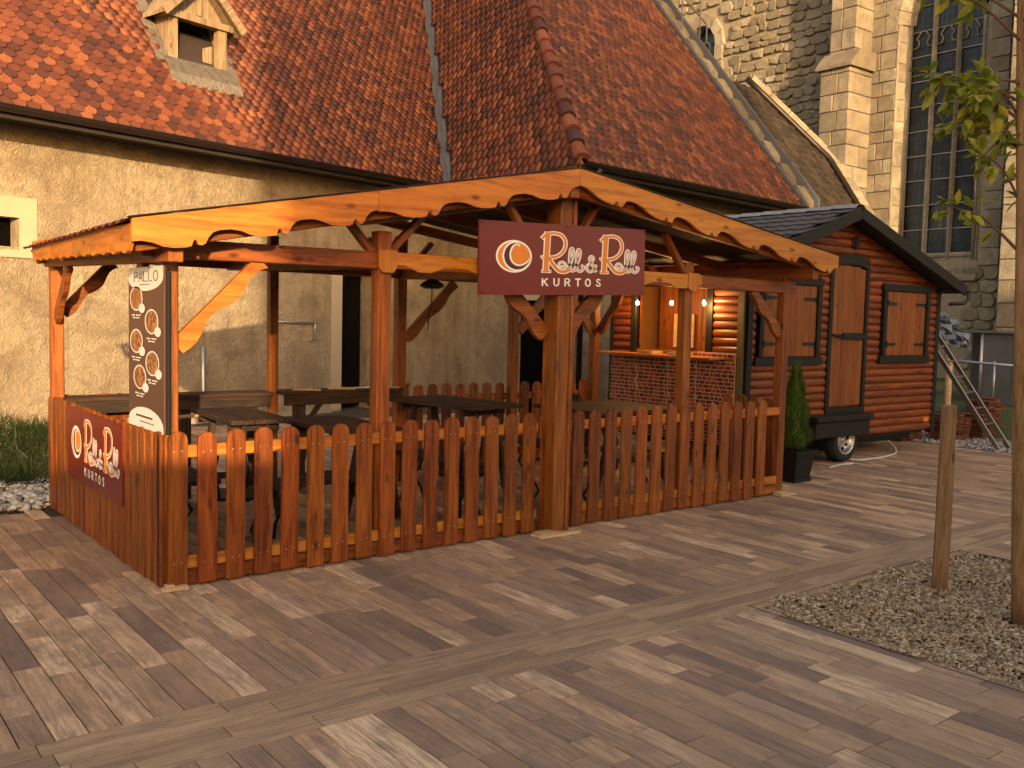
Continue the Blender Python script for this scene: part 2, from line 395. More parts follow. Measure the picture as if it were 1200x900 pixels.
for i in range(-52, 118):
    x = i*PWD+.03
    for (ya, yb) in ((SB1, 8.2), (-9, SB0)):
        y = ya - rnd.random()*.5*(1 if ya != SB1 else 0)
        while y < yb:
            l = rnd.choice(lens); y1 = min(y+l, yb)
            if yb-y1 < .12: y1 = yb
            if allowed(x+PWD/2, (y+y1)/2): PL.append((x, x+PWD, y, y1, 0))
            y = y1
SW = (SB1-SB0)/4
for k in range(4):
    y = SB0+k*SW; x = -7+rnd.random()
    while x < 15:
        l = rnd.choice((.6, .75, .9, .9)); PL.append((x, x+l, y, y+SW, 1)) ; x += l
meshes = {}
def pmesh(l, ax):
    l = round(l, 2)
    if (l, ax) not in meshes:
        g = G(); h = (PWD if ax == 0 else SW)/2-.0030; e = l/2-.0026
        if ax == 0: g.bevbox(-h, h, -e, e, -.012, 0, .0022)
        else: g.bevbox(-e, e, -h, h, -.012, 0, .0022)
        meshes[(l, ax)] = mkmesh('paver', g.V, g.F, MPAV if ax == 0 else MPAVX)
    return meshes[(l, ax)]
cand = []
for p in PL:
    c = ((p[0]+p[1])/2, (p[2]+p[3])/2, 0); u, v, z = pix(c)
    vis = int(inview(c, 40))
    area = (p[1]-p[0])*(p[3]-p[2])/(z*z*z) if z > 0 else 0
    cand.append((vis, area, p))
cand.sort(key=lambda t: (-t[0], -t[1]))
pv = [c for c in cand]; rest = []
for k, (vis, a, p) in enumerate(cand):
    x0, x1, y0, y1, ax = p; dz = rnd.uniform(-.0012, .0012)
    if k < 300:
        me = pmesh((y1-y0) if ax == 0 else (x1-x0), ax)
        inst('paver', me, pav, ((x0+x1)/2, (y0+y1)/2, dz))
    else: rest.append((x0, x1, y0, y1, dz, ax))
for ax, mt in ((0, MPAV), (1, MPAVX)):
    g = G()
    for x0, x1, y0, y1, dz, a in rest:
        if a == ax: g.box(x0+.003, x1-.003, y0+.003, y1-.003, -.011, dz)
    if g.V:
        o = g.build('pavers', mt, pav, origin=(0, 0, 0)); o['kind'] = 'stuff'
# gravel bed
gb = G().add([(2.86, -4.9, -.024), (5.5, -4.9, -.024), (5.5, -2.28, -.024), (2.86, -2.28, -.024)], [(0, 1, 2, 3)]).build('gravel_bed', MSOIL); gb['kind'] = 'structure'
eg = thing('bed_edging', 'thin rusty metal edging round the square gravel bed', 'edging', (4.2, -3.6, 0))
for (a, b_, c_, d_) in ((2.855, 2.861, -4.9, -2.28), (5.497, 5.503, -4.9, -2.28), (2.861, 5.497, -2.286, -2.28)):
    box('edging_strip', a, b_, c_, d_, -.02, .003, plain('rusty_steel', (.05, .025, .015), .8), eg, b=0)
ch_V = [(-1, 0, 0), (-.5, -.8, .25), (-.5, .8, .25), (.5, -.8, .3), (.5, .8, .2), (1, 0, 0), (0, 0, 1), (0, 0, -.8)]
ch_F = [(0, 1, 6), (1, 3, 6), (3, 5, 6), (5, 4, 6), (4, 2, 6), (2, 0, 6), (1, 0, 7), (3, 1, 7), (5, 3, 7), (4, 5, 7), (2, 4, 7), (0, 2, 7)]
rg = np.random.RandomState(4)
def rotm(a, t, p):
    ca, sa = math.cos(a), math.sin(a); ct, st_ = math.cos(t), math.sin(t); cp, sp = math.cos(p), math.sin(p)
    return np.array([[ca, -sa, 0], [sa, ca, 0], [0, 0, 1]]) @ np.array([[ct, 0, st_], [0, 1, 0], [-st_, 0, ct]]) @ np.array([[1, 0, 0], [0, cp, -sp], [0, sp, cp]])
def scatter(n, x0, x1, y0, y1, z0, z1, s, ok=None, hf=None):
    Ms = []
    for _ in range(n):
        x, y = rg.uniform(x0, x1), rg.uniform(y0, y1)
        if ok and not ok(x, y): continue
        q = rotm(rg.uniform(0, 6.3), rg.normal(0, .35), rg.normal(0, .5)); sc = np.array(s)*rg.uniform(.55, 1.25)
        m = np.eye(4); m[:3, :3] = q*sc[None, :]; m[:3, 3] = (x, y, rg.uniform(z0, z1)+(hf(x, y) if hf else 0)); Ms.append(m)
    return Ms
hf = lambda x, y: .010*math.sin(x*5+1)*math.cos(y*4)+.008*math.sin(x*11+y*9)
o = stuff('gravel', ch_V, ch_F, None, scatter(27000, 2.87, 5.49, -4.89, -2.29, -.016, .002, (.026, .010, .008), None, hf), MGRAV); tag(o, 'brown gravel and bark chips filling the square bed', 'gravel')
# planted strip at left
wallA = lambda x: (7.8067+math.sin(R(14))*x)/math.cos(R(14))
bedok = lambda x, y: y < wallA(x)-.02 and y > 3.0 and x < .2
bl = G().add([(-9, 2.97, -.006), (.2, 2.97, -.006), (1.3, 8.1, -.006), (-9, 6.2, -.006)], [(0, 1, 2, 3)]).build('planting_bed', MSOIL); bl['kind'] = 'structure'
o = stuff('pebbles', ch_V, ch_F, None, scatter(2600, -5, .25, 2.98, 4.3, .0, .03, (.05, .038, .028), None), MPEB); tag(o, 'pale rounded pebbles at the edge of the planting bed', 'pebbles')
bl_V = [(-.5, 0, 0), (.5, 0, 0), (.35, .06, .55), (-.3, .05, .5), (0, .22, 1)]
bl_F = [(0, 1, 2, 3), (3, 2, 4)]
Ms = []
for _ in range(15000):
    x, y = rg.uniform(-4.5, 1.1), rg.uniform(4.0, 7.9)
    if y > wallA(x)-.1 or x > (.2+(y-3)*.22): continue
    h = .30+.10*math.sin(x*3.1+y)+.06*math.sin(y*5)
    if y < 4.4: h *= .6
    q = rotm(rg.uniform(0, 6.3), rg.normal(0, .5), rg.normal(0, .5)); m = np.eye(4)
    m[:3, :3] = q*np.array([.012, .5, rg.uniform(.10, .2)])[None, :]*1.0; m[:3, 3] = (x, y, h*rg.uniform(.0, .75)); Ms.append(m)
o = stuff('ground_cover', bl_V, bl_F, None, Ms, MGRS); tag(o, 'dense dark green ground cover against the plaster wall', 'ground cover')

# ================================================================ OLD CHURCH ANNEX
AA, BA, CA = R(14), R(86.83), R(7.49)
dA = np.array([math.cos(AA), math.sin(AA)]); nA = np.array([math.sin(AA), -math.cos(AA)])
dB = np.array([math.cos(BA), math.sin(BA)]); nB = np.array([-math.sin(BA), math.cos(BA)])
dC = np.array([math.cos(CA), math.sin(CA)]); nC = np.array([math.sin(CA), -math.cos(CA)])
Vv = np.array([8.373, 9.36]); Hh = np.array([8.163, 5.345]); ZE = 4.25; KS = .973
tA, tB, tC = math.tan(R(57)), math.tan(R(72)), math.tan(R(51))
annex = thing('church_annex', 'plastered church annex with steep red scalloped clay tile roof', 'building', (5, 9.4, 0))
OV = .75
icor = None
def isect(P, d, Q, e):
    A_ = np.array([[d[0], -e[0]], [d[1], -e[1]]]); s_ = np.linalg.solve(A_, Q-P); return P+d*s_[0]
pA0 = Vv-nA*OV; pB0 = Vv-nB*.6; pC0 = Hh-nC*.7
inner = isect(pA0, dA, pB0, dB); outer = isect(pB0, dB, pC0, dC)
far = pC0+dC*7.3; lefte = pA0-dA*16
def wallseg(g, P, Q, z0, z1, th, nrm):
    P, Q = np.array(P), np.array(Q); a, b_ = P-nrm*th, Q-nrm*th
    V = [(*P, z0), (*Q, z0), (*b_, z0), (*a, z0), (*P, z1), (*Q, z1), (*b_, z1), (*a, z1)]
    g.add(V, [(0, 1, 5, 4), (1, 2, 6, 5), (2, 3, 7, 6), (3, 0, 4, 7), (4, 5, 6, 7), (0, 3, 2, 1)])
def wall_open(P0, d, nrm, s0, s1, z1, th, opens):      # opens: (sa,sb,za,zb) with deep reveals
    g = G(); xs = s0
    for sa, sb, za, zb in sorted(opens):
        wallseg(g, P0+d*xs, P0+d*sa, -.05, z1, th, nrm)
        if za > 0: wallseg(g, P0+d*sa, P0+d*sb, -.05, za, th, nrm)
        wallseg(g, P0+d*sa, P0+d*sb, zb, z1, th, nrm); xs = sb
    wallseg(g, P0+d*xs, P0+d*s1, -.05, z1, th, nrm); return g
# wall along A, s measured from the valley foot (negative to the left)
wA = np.array([4.423, 9.148]); sOf = lambda x: (x-pA0[0])/dA[0]
WO = [(sOf(-.9), sOf(.72), 2.54, 2.93), (sOf(6.26), sOf(7.05), -.01, 2.60)]
g = wall_open(pA0, dA, nA, -16, float(np.dot(inner-pA0, dA)), 4.5, .6, WO)
wa = g.build('wall', MPL, annex, origin=(0, 0, 0))
lb = float(np.dot(outer-pB0, dB)); li = float(np.dot(inner-pB0, dB))
g = wall_open(pB0, dB, nB, lb, li, 4.5, .6, [(lb+.61, lb+1.75, -.01, 2.08)])
wb = g.build('wall', MPL, annex, origin=(0, 0, 0))
lc = float(np.dot(outer-pC0, dC))
g = G(); wallseg(g, pC0+dC*lc, pC0+dC*7.4, -.05, 4.5, .6, nC); wallseg(g, pC0+dC*7.4, pC0+dC*7.4-nC*5, -.05, 4.6, .6, dC)
g.build('wall', MPL, annex, origin=(0, 0, 0))
# dark interior backing of openings
def at(P0, d, nrm, s, off, z): q = P0+d*s-nrm*off; return (q[0], q[1], z)
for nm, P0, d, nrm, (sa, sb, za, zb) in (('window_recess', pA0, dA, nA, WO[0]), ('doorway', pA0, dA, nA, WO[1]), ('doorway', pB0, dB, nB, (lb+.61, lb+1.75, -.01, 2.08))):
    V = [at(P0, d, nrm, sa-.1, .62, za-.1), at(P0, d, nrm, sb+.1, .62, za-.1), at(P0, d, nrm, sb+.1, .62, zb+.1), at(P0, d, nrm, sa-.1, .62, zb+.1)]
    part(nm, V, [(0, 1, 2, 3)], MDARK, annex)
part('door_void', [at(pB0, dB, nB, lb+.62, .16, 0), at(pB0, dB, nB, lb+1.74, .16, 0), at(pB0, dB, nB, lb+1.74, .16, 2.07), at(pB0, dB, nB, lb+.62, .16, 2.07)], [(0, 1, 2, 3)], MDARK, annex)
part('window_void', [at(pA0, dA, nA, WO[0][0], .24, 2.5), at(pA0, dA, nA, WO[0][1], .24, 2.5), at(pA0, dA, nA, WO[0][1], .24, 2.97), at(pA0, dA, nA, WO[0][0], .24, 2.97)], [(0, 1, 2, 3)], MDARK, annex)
# door leaf, dark boards, ajar in doorway of wall A
for k in range(6):
    s0 = WO[1][0]+.02+k*.127; g = G()
    g.prism([(s0, 0), (s0+.122, 0), (s0+.122, 2.56), (s0, 2.56)], (pA0[0]-nA[0]*.35, pA0[1]-nA[1]*.35, .02), (*dA, 0), (0, 0, 1), (-nA[0]*.03, -nA[1]*.03, 0))
    g.build('door_board', plain('old_dark_door', (.004, .003, .0025), .9, spec=.1), annex)
# smooth render surrounds: window band, door band, corner pilaster strips (parts)
MSUR = plain('smooth_render', (.36, .30, .21), .85, nz=.18, scale=3, bump=.25)
def band(P0, d, nrm, s0, s1, z0, z1, th=.02, mat=None, nm='surround'):
    g = G(); q = P0+d*s0+nrm*th
    g.prism([(0, 0), (s1-s0, 0), (s1-s0, z1-z0), (0, z1-z0)], (q[0], q[1], z0), (*d, 0), (0, 0, 1), (-nrm[0]*(th+.01), -nrm[1]*(th+.01), 0))
    return g.build(nm, mat or MSUR, annex)
band(pA0, dA, nA, sOf(-1.3), sOf(.95), 2.93, 3.20); band(pA0, dA, nA, sOf(.72), sOf(.95), 2.50, 2.93); band(pA0, dA, nA, sOf(-1.3), sOf(1.02), 2.40, 2.50, .035, nm='window_sill')
band(pA0, dA, nA, sOf(6.02), sOf(6.26), -.0, 2.60, .012); band(pA0, dA, nA, sOf(6.02), sOf(7.25), 2.60, 2.8, .012)
band(pA0, dA, nA, sOf(7.05), sOf(7.3), -.0, 2.60)
band(pB0, dB, nB, lb+.45, lb+.61, 0, 2.08, .012); band(pB0, dB, nB, lb+.45, lb+1.9, 2.08, 2.2, .012)
band(pB0, dB, nB, lb, lb+.3, 0, 4.3)
band(pA0, dA, nA, -16, sOf(6.02), -.03, .05, .06, plain('plinth_stone', (.30, .25, .18), .9, nz=.3, scale=5), 'plinth')
# iron wall anchor & tie near the doorway
q = pA0+dA*sOf(4.95)+nA*.05
def wp(s, off, z): q = pA0+dA*s+nA*off; return (q[0], q[1], z)
g = G().tube([wp(sOf(4.6), .05, 1.60), wp(sOf(5.62), .05, 1.58)], .018, 6)
g.tube([wp(sOf(5.62), .05, 1.66), wp(sOf(5.62), .05, 1.28)], .014, 6); g.tube([wp(sOf(5.62), .05, 1.28), wp(sOf(5.4), .05, 1.28)], .008, 6); g.build('wall_pipe', MPIPE, annex, smooth=True)
g = G().tube([wp(sOf(3.42), .06, 1.2), wp(sOf(3.42), .06, .45), wp(sOf(3.5), .14, .42)], .03, 8); g.build('wall_pipe', MPIPE, annex, smooth=True)
# ---- roof planes
roof = G()
EL = Vv-dA*17; UPL = 8.0
def rp(P, d, nrm, t, s, uu, dz=0): q = P+d*s-nrm*uu; return (q[0], q[1], ZE+t*uu+dz)
def ridge(n1, t1, n2, t2):
    m = t1*n1-t2*n2; d = np.array([-m[1], m[0]]); d /= np.linalg.norm(d)
    if n1 @ d > 0: d = -d
    return d, -(n1 @ d)*t1
dv, zv = ridge(nA, tA, nB, tB); dh, zh = ridge(nB, tB, nC, tC)
T1 = (*(Vv+dv*7.5), ZE+zv*7.5); T2 = (*(Hh+dh*6.2), ZE+zh*6.2)
uA = -(nA @ (np.array(T1[:2])-Vv)); uC = -(nC @ (np.array(T2[:2])-Hh))
sv = float(dA @ (np.array(T1[:2])-Vv)); sh = float(dC @ (np.array(T2[:2])-Hh))
GE = 7.45*KS
roof.add([rp(Vv, dA, nA, tA, -17, 0, -.05), (*Vv, ZE-.05), (T1[0], T1[1], T1[2]-.05), rp(Vv, dA, nA, tA, -17, uA, -.05)], [(0, 1, 2, 3)])
roof.add([(*Vv, ZE-.05), (*Hh, ZE-.05), (T2[0], T2[1], T2[2]-.05), (T1[0], T1[1], T1[2]-.05)], [(0, 1, 2), (0, 2, 3)])
roof.add([(*Hh, ZE-.05), rp(Hh, dC, nC, tC, GE, 0, -.05), rp(Hh, dC, nC, tC, GE, uC, -.05), (T2[0], T2[1], T2[2]-.05)], [(0, 1, 2, 3)])
rf = roof.build('roof', plain('roof_battens', (.03, .018, .014), .9), annex, origin=(8, 9, 6))
# soffit under the eaves
g = G()
for P0, P1, n_, ov in ((EL, Vv, nA, OV), (Vv, Hh, nB, .6), (Hh, Hh+dC*GE, nC, .7)):
    g.add([(*P0, ZE-.10), (*P1, ZE-.10), (*(P1-n_*(ov+.05)), ZE-.10), (*(P0-n_*(ov+.05)), ZE-.10)], [(0, 1, 2, 3)])
g.build('soffit', plain('soffit_boards', (.02, .013, .009), .85), annex)
# tile mesh: scalloped slab, x across, y up the slope
def tile_geo(wd, ln, th=.014, seg=6, r=None):
    rr = wd*.5; P = [(-wd/2, ln), (-wd/2, rr)]+[(-wd/2*math.cos(math.pi*k/seg), rr-rr*math.sin(math.pi*k/seg)) for k in range(1, seg)]+[(wd/2, rr), (wd/2, ln)]
    n = len(P); V = [(x, y, th) for x, y in P]+[(x, y, 0) for x, y in P]
    F = [tuple(range(n))]+[(i, i+n, i+1+n, i+1) for i in range(n-1)]
    return V, F
tV, tF = tile_geo(.158, .21, .020)
tmesh = mkmesh('roof_tile', tV, tF, MTILE)
def inA(s, u_):
    # left of the valley
    return s < (sv/uA)*u_-.12
def tiles(P, d, nrm, t, s0, s1, u1, ok, colw=.2, rowh=.105, drop=.02):
    """rowh = horizontal run per course"""
    L_ = math.hypot(1, t); res = []; ey = np.array([-nrm[0]/L_, -nrm[1]/L_, t/L_]); ex = np.array([d[0], d[1], 0.])
    ez = np.cross(ex, ey); 
    if ez[2] < 0: ez = -ez
    k = 0; uu = -.03
    while uu < u1:
        s = s0+(colw/2 if k % 2 else 0)
        while s < s1:
            ss = s+rnd.uniform(-.004, .004); uq = uu+rnd.uniform(-.004, .004)
            if ok(ss, uq):
                p = np.array(rp(P, d, nrm, t, ss, uq, 0))+ez*.0
                if inview(p, 160):
                    a = rnd.gauss(.125, .02); b_ = rnd.gauss(0, .015); yy = ey*math.cos(a)-ez*math.sin(a)*1.0
                    xx = ex*math.cos(b_)+ey*math.sin(b_); zz = np.cross(xx, yy); zz = zz if zz[2] > 0 else -zz
                    res.append(Mx(p+ez*.026, xx, yy, zz))
            s += colw
        uu += rowh; k += 1
    return res
SH = -.42
DS0, DS1, DU = -5.55*KS+SH, -3.9*KS+SH, .80*KS
def okA(s, u_):
    if DS0+.26 < s < DS1-.1 and DU-.06 < u_ < 1.9: return False
    return inA(s, u_)
R_A = tiles(Vv, dA, nA, tA, -9.9, 4, uA, okA, .172, .066)
def okB(s, u_):
    # side limits computed from valley and hip lines
    z = u_*tB
    pv_ = Vv+dv*(z/zv); ph_ = Hh+dh*(z/zh)
    a = float(dB @ (pv_-Vv)); b_ = float(dB @ (ph_-Vv))
    return b_+.02 < s < a-.13
def thick(Ms, k): return [m@np.diag([.97, 1, k, 1]) for m in Ms]
R_B = tiles(Vv, dB, nB, tB, -4.2, 4, 5, okB, .18, .052)
def okC(s, u_): return s > (sh/uC)*u_+.03 and s < GE-.05
R_C = tiles(Hh, dC, nC, tC, 0, GE, uC, okC, .19, .098)
R_B = thick(R_B, 1.5); R_C = thick(R_C, 2.0)
allT = R_A+R_B+R_C
vis = [(math.hypot(*(m[:3, 3]-np.array(CAM))) if False else float(np.linalg.norm(m[:3, 3]-np.array(CAM))), i) for i, m in enumerate(R_A) if inview(m[:3, 3], 10)]
vis.sort(); sel = set(i for _, i in vis[:300])
for i in sel: place('roof_tile', tmesh, rf, R_A[i])
stuff('roof_tiles', tV, tF, None, [m for i, m in enumerate(R_A) if i not in sel]+R_B+R_C, MTILE, rf)
# hip tiles
hV = []; hF = []
segs = 7
for j in range(2):
    for k in range(segs+1):
        a = math.pi*k/segs; r_ = .135 if j == 0 else .105
        hV.append((math.cos(a)*r_, j*.42, math.sin(a)*r_*.9+(.03 if j == 0 else 0)))
for k in range(segs): hF.append((k, k+1, segs+2+k, segs+1+k))
hF.append(tuple(range(segs+1)))
hmesh = mkmesh('hip_tile', hV, hF, MTILE, False)
dh3 = np.array([dh[0], dh[1], zh]); LL = np.linalg.norm(dh3); dh3 /= LL
side = np.cross(dh3, [0, 0, 1]); side /= np.linalg.norm(side); upn = np.cross(side, dh3); upn = upn if upn[2] > 0 else -upn
HF = lambda t_: np.array([*(Hh), ZE])+dh3*t_
for k in range(20):
    tt = k*.36-.02; p = HF(tt)+upn*(.0+.02)+np.array([.0, 0, 0])
    place('hip_tile', hmesh, rf, Mx(p, side, dh3, upn))
# valley sheet
dv3 = np.array([dv[0], dv[1], zv]); dv3 /= np.linalg.norm(dv3)
sd = np.cross(dv3, [0, 0, 1]); sd /= np.linalg.norm(sd); uv = np.cross(sd, dv3); uv = uv if uv[2] > 0 else -uv
p0 = np.array([*Vv, ZE])-dv3*.15; g = G()
V = []
for tt in (0, 9.5):
    for a, h in ((-.13, .11), (-.05, .095), (0, .08), (.05, .095), (.13, .11)): V.append(p0+dv3*tt+sd*a+uv*h)
g.add(V, [(i, i+1, i+6, i+5) for i in range(4)]); g.build('valley_flashing', MZN, rf)
# gutters and fascia
def gutter(P0, P1, n_, nm='gutter'):
    g = G(); d = (P1-P0); Ln = np.linalg.norm(d); d = d/Ln; V = []
    K = 8
    for q in (P0, P1):
        for k in range(K+1):
            a = math.pi*k/K; o_ = n_*(.075-.075*math.cos(a)); V.append((q[0]+o_[0], q[1]+o_[1], ZE-.03-.075*math.sin(a)))
    g.add(V, [(k, k+1, K+2+k, K+1+k) for k in range(K)]); V2 = [(v[0]-n_[0]*.004, v[1]-n_[1]*.004, v[2]-.006) for v in V]; g.add(V2, [(k, K+1+k, K+2+k, k+1) for k in range(K)])
    q = P0+n_*.15; q2 = P1+n_*.15; g.tube([(q[0], q[1], ZE-.03), (q2[0], q2[1], ZE-.03)], .012, 6)
    gu = g.build(nm, MBR, annex)
    s = .3
    while s < Ln:
        c = P0+d*s; 
        if inview((*c, ZE), 20):
            g = G(); pts = []
            for k in range(7):
                a = math.pi*k/6; o_ = n_*(.075-.083*math.cos(a)); pts.append((c[0]+o_[0], c[1]+o_[1], ZE-.03-.083*math.sin(a)))
            g.tube(pts, .009, 5); g.build('gutter_bracket', MBR, gu)
        s += .8
    g = G(); g.prism([(0, 0), (Ln, 0), (Ln, .16), (0, .16)], (P0[0]-n_[0]*.015, P0[1]-n_[1]*.015, ZE-.17), (*d, 0), (0, 0, 1), (-n_[0]*.03, -n_[1]*.03, 0)); g.build('fascia_board', plain('old_fascia', (.018, .012, .008), .8), annex)
gutter(Vv-dA*16, Vv-dA*.05, nA); gutter(Vv+dB*-.05, Hh+dB*0, nB) if False else None
gutter(Hh+nC*0, Hh+dC*GE, nC)
P0, P1 = Vv, Hh
g = G(); d = (P1-P0); Ln = np.linalg.norm(d); d /= Ln
g.prism([(0, 0), (Ln, 0), (Ln, .2), (0, .2)], (P0[0], P0[1], ZE-.2), (*d, 0), (0, 0, 1), (-nB[0]*.05, -nB[1]*.05, 0)); g.build('fascia_board', plain('ochre_fascia', (.34, .20, .06), .8), annex)
g = G(); g.tube([(Hh[0]+.35, Hh[1]-.1, ZE-.1), (Hh[0]+.3, Hh[1]+.2, ZE-.45), (outer[0]+.1, outer[1]-.08, ZE-.8), (outer[0]+.1, outer[1]-.08, 0)], .05, 8); g.build('downpipe', MBR, annex, smooth=True)
# parapet with zinc capping at the right end of roof C
par = G(); parL = []
def pc(s, uu, dz): return rp(Hh, dC, nC, tC, s, uu, dz)
def pk_(s, uu, dz): return pc(s*KS, uu*KS, dz)
U1 = 6.0
g = G(); g.add([pc(GE+.1, -.1, -.05), pc(GE+.5, -.1, -.05), pc(GE+.5, 6, -.05), pc(GE+.1, 6, -.05)], [(0, 1, 2, 3)]); g.build('parapet_shade_sheet', MDARK, annex)  # dark sheet standing in for shade in the hollows between the rails
for s0, h0 in ((GE, .14), (GE+.46, .34)):
    g = G(); g.add([pc(s0, -.1, -.2), pc(s0+.10, -.1, -.2), pc(s0+.10, U1, -.2), pc(s0, U1, -.2), pc(s0, -.1, h0), pc(s0+.10, -.1, h0), pc(s0+.10, U1, h0), pc(s0, U1, h0)], [(0, 1, 5, 4), (1, 2, 6, 5), (2, 3, 7, 6), (3, 0, 4, 7), (4, 5, 6, 7)])
    g.build('verge_capping', MZN, annex)
for k in range(13):
    u0_ = k*.42; g = G(); g.add([pc(GE+.10, u0_, .02), pc(GE+.46, u0_, .02), pc(GE+.46, u0_+.2, .10), pc(GE+.10, u0_+.2, .10), pc(GE+.10, u0_, .16), pc(GE+.46, u0_, .16), pc(GE+.46, u0_+.24, .2), pc(GE+.10, u0_+.24, .2)], [(0, 1, 5, 4), (4, 5, 6, 7), (1, 2, 6, 5), (3, 0, 4, 7), (2, 3, 7, 6)])
    g.build('step_stone', MST, annex)
# scaffold-like rails at the top of the parapet
g = G(); g.tube([pc(GE+.2, 3.4, 0), pc(GE+.2, 3.4, 1.6)], .02, 6); g.tube([pc(GE+.8, 3.3, 0), pc(GE+.8, 3.3, 1.6)], .02, 6); g.tube([pc(GE+.2, 3.6, .9), pc(GE+1.1, 3.3, .6)], .02, 6); g.tube([pc(GE+1.1, 3.3, .6), pc(GE+1.1, 3.3, .2)], .02, 6)
g.build('snow_guard_post', MZN, annex)
# ---- lower brown tiled roof between parapet and church
lr = thing('side_roof', 'brown plain tiled lean-to roof between grey capping and church wall', 'roof', (16.5, 8, 4.3))
Q = [(7.95, 0), (10.75, .0), (11.5, 1.25), (10.0, 2.75), (8.0, 2.65)]
g = G(); g.add([pk_(a, b_, -.12) for a, b_ in Q], [tuple(range(5))]); g.add([pk_(a, b_, -.45) for a, b_ in Q], [tuple(range(5))[::-1]])
slab = g.build('roof_slab', plain('dark_batten', (.03, .02, .015), .9), lr)
def inpoly(x, y):
    c = False; n = len(Q)
    for i in range(n):
        (x1, y1), (x2, y2) = Q[i], Q[(i+1) % n]
        if (y1 > y) != (y2 > y) and x < (x2-x1)*(y-y1)/(y2-y1)+x1: c = not c
    return c
pV, pF = tile_geo(.168, .34, .024, 2)
Ms = tiles(Hh, dC, nC, tC, 7.95*KS, 11.6*KS, 3.2, lambda s, u_: inpoly(s/KS, u_/KS), .17, .15)
Ms = [m@np.diag([1, 1, 2.0, 1]) for m in Ms]
for m in Ms: m[2, 3] -= .09
pm = mkmesh('roof_tile', pV, pF, MTILE2)
Ms.sort(key=lambda m: np.linalg.norm(m[:3, 3]-np.array(CAM)))
for m in Ms[:300]: place('roof_tile', pm, slab, m)
stuff('roof_tiles', pV, pF, None, Ms[300:], MTILE2, slab)
cps = [(10.85, -.1), (11.55, 1.25), (10.1, 3.0)]
for k in range(14):
    t0, t1 = k/14, (k+.94)/14
    a0 = np.array([10.9+.0*t0, -.1+3.2*t0]); 
def lerp2(t):
    if t < .5: a, b_, f = (10.72, -.1), (11.42, 1.3), t*2
    else: a, b_, f = (11.42, 1.3), (9.95, 2.9), (t-.5)*2
    return (a[0]+(b_[0]-a[0])*f, a[1]+(b_[1]-a[1])*f)
for k in range(9):
    a, b_ = lerp2(k/9), lerp2((k+.99)/9); A_, B_ = pk_(*a, .1), pk_(*b_, .1)
    beam('coping_stone', A_, B_, .30, .14, MST, lr, b=.02)
g = G(); pts = [pk_(*lerp2(t/10), .05) for t in range(11)]; pts = [(p[0]-.25, p[1]-.05, p[2]+.0) for p in pts]; g.tube(pts, .075, 6); g.build('lead_flashing', MBR, lr, smooth=True)

# ================================================================ DORMER
dm = thing('roof_dormer', 'small weathered timber dormer with open hatch on the red tiled roof', 'dormer', rp(Vv, dA, nA, tA, -4.65*KS+SH, .85*KS, 0))
def dp(s, f, z): q = Vv+dA*s-nA*(.85*KS-f); return (q[0], q[1], z)     # f: forward of the dormer face
z0d, z1d = 5.52, 6.18; s0, s1 = -5.12*KS+SH, -4.12*KS+SH; sm = (s0+s1)/2
def dprism(P, f0, th, nm, mat, par=dm):   # outline in (s,z) at face offset f0
    g = G(); O = Vector(dp(0, f0, 0)); g.prism(P, O, (*dA, 0), (0, 0, 1), (-nA[0]*th, -nA[1]*th, 0)); return g.build(nm, mat, par)
dprism([(s0, z0d), (s0+.13, z0d), (s0+.13, z1d), (s0, z1d)], 0, .12, 'post', PW['dormer'])
dprism([(s1-.13, z0d), (s1, z0d), (s1, z1d), (s1-.13, z1d)], 0, .12, 'post', PW['dormer'])
dprism([(s0-.1, z0d-.09), (s1+.14, z0d-.09), (s1+.14, z0d), (s0-.1, z0d)], .06, .2, 'sill', PW['dormer'])
dprism([(s0-.12, z1d), (s1+.12, z1d), (s1+.12, z1d+.1), (s0-.12, z1d+.1)], .05, .16, 'lintel', PW['dormer'])
dprism([(s0, z1d+.1), (s1, z1d+.1), (sm, z1d+.62)], -.03, .05, 'gable_board', PW['dormer'])
dprism([(sm-.035, z1d+.12), (sm+.035, z1d+.12), (sm+.035, z1d+.5), (sm-.035, z1d+.5)], .03, .05, 'gable_strut', PW['dormer'])
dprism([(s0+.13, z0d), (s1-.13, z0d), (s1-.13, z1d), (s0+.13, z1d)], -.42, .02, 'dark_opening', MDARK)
for sgn, sa, sb in ((-1, s0+.13, s0+.15), (1, s1-.32, s1-.15)):
    dprism([(sa, z0d), (sb, z0d), (sb, z0d+(.55 if sgn < 0 else .42)), (sa, z0d+.35)], -.12, .03, 'shutter_board', PW['dormer'])
for sgn, ss in ((-1, s0), (1, s1)):       # triangular cheeks running back into the slope
    uback = (z1d+.1-ZE)/tA
    P = [dp(ss, 0, z0d-.02), dp(ss, 0, z1d+.1), dp(ss, .85*KS-uback, z1d+.1)]
    g = G(); P2 = [(p[0]+dA[0]*.03*sgn, p[1]+dA[1]*.03*sgn, p[2]) for p in P]; g.add(P+P2, [(0, 1, 2), (5, 4, 3), (0, 3, 4, 1), (1, 4, 5, 2), (2, 5, 3, 0)]); g.build('cheek', PW['dormer'], dm)
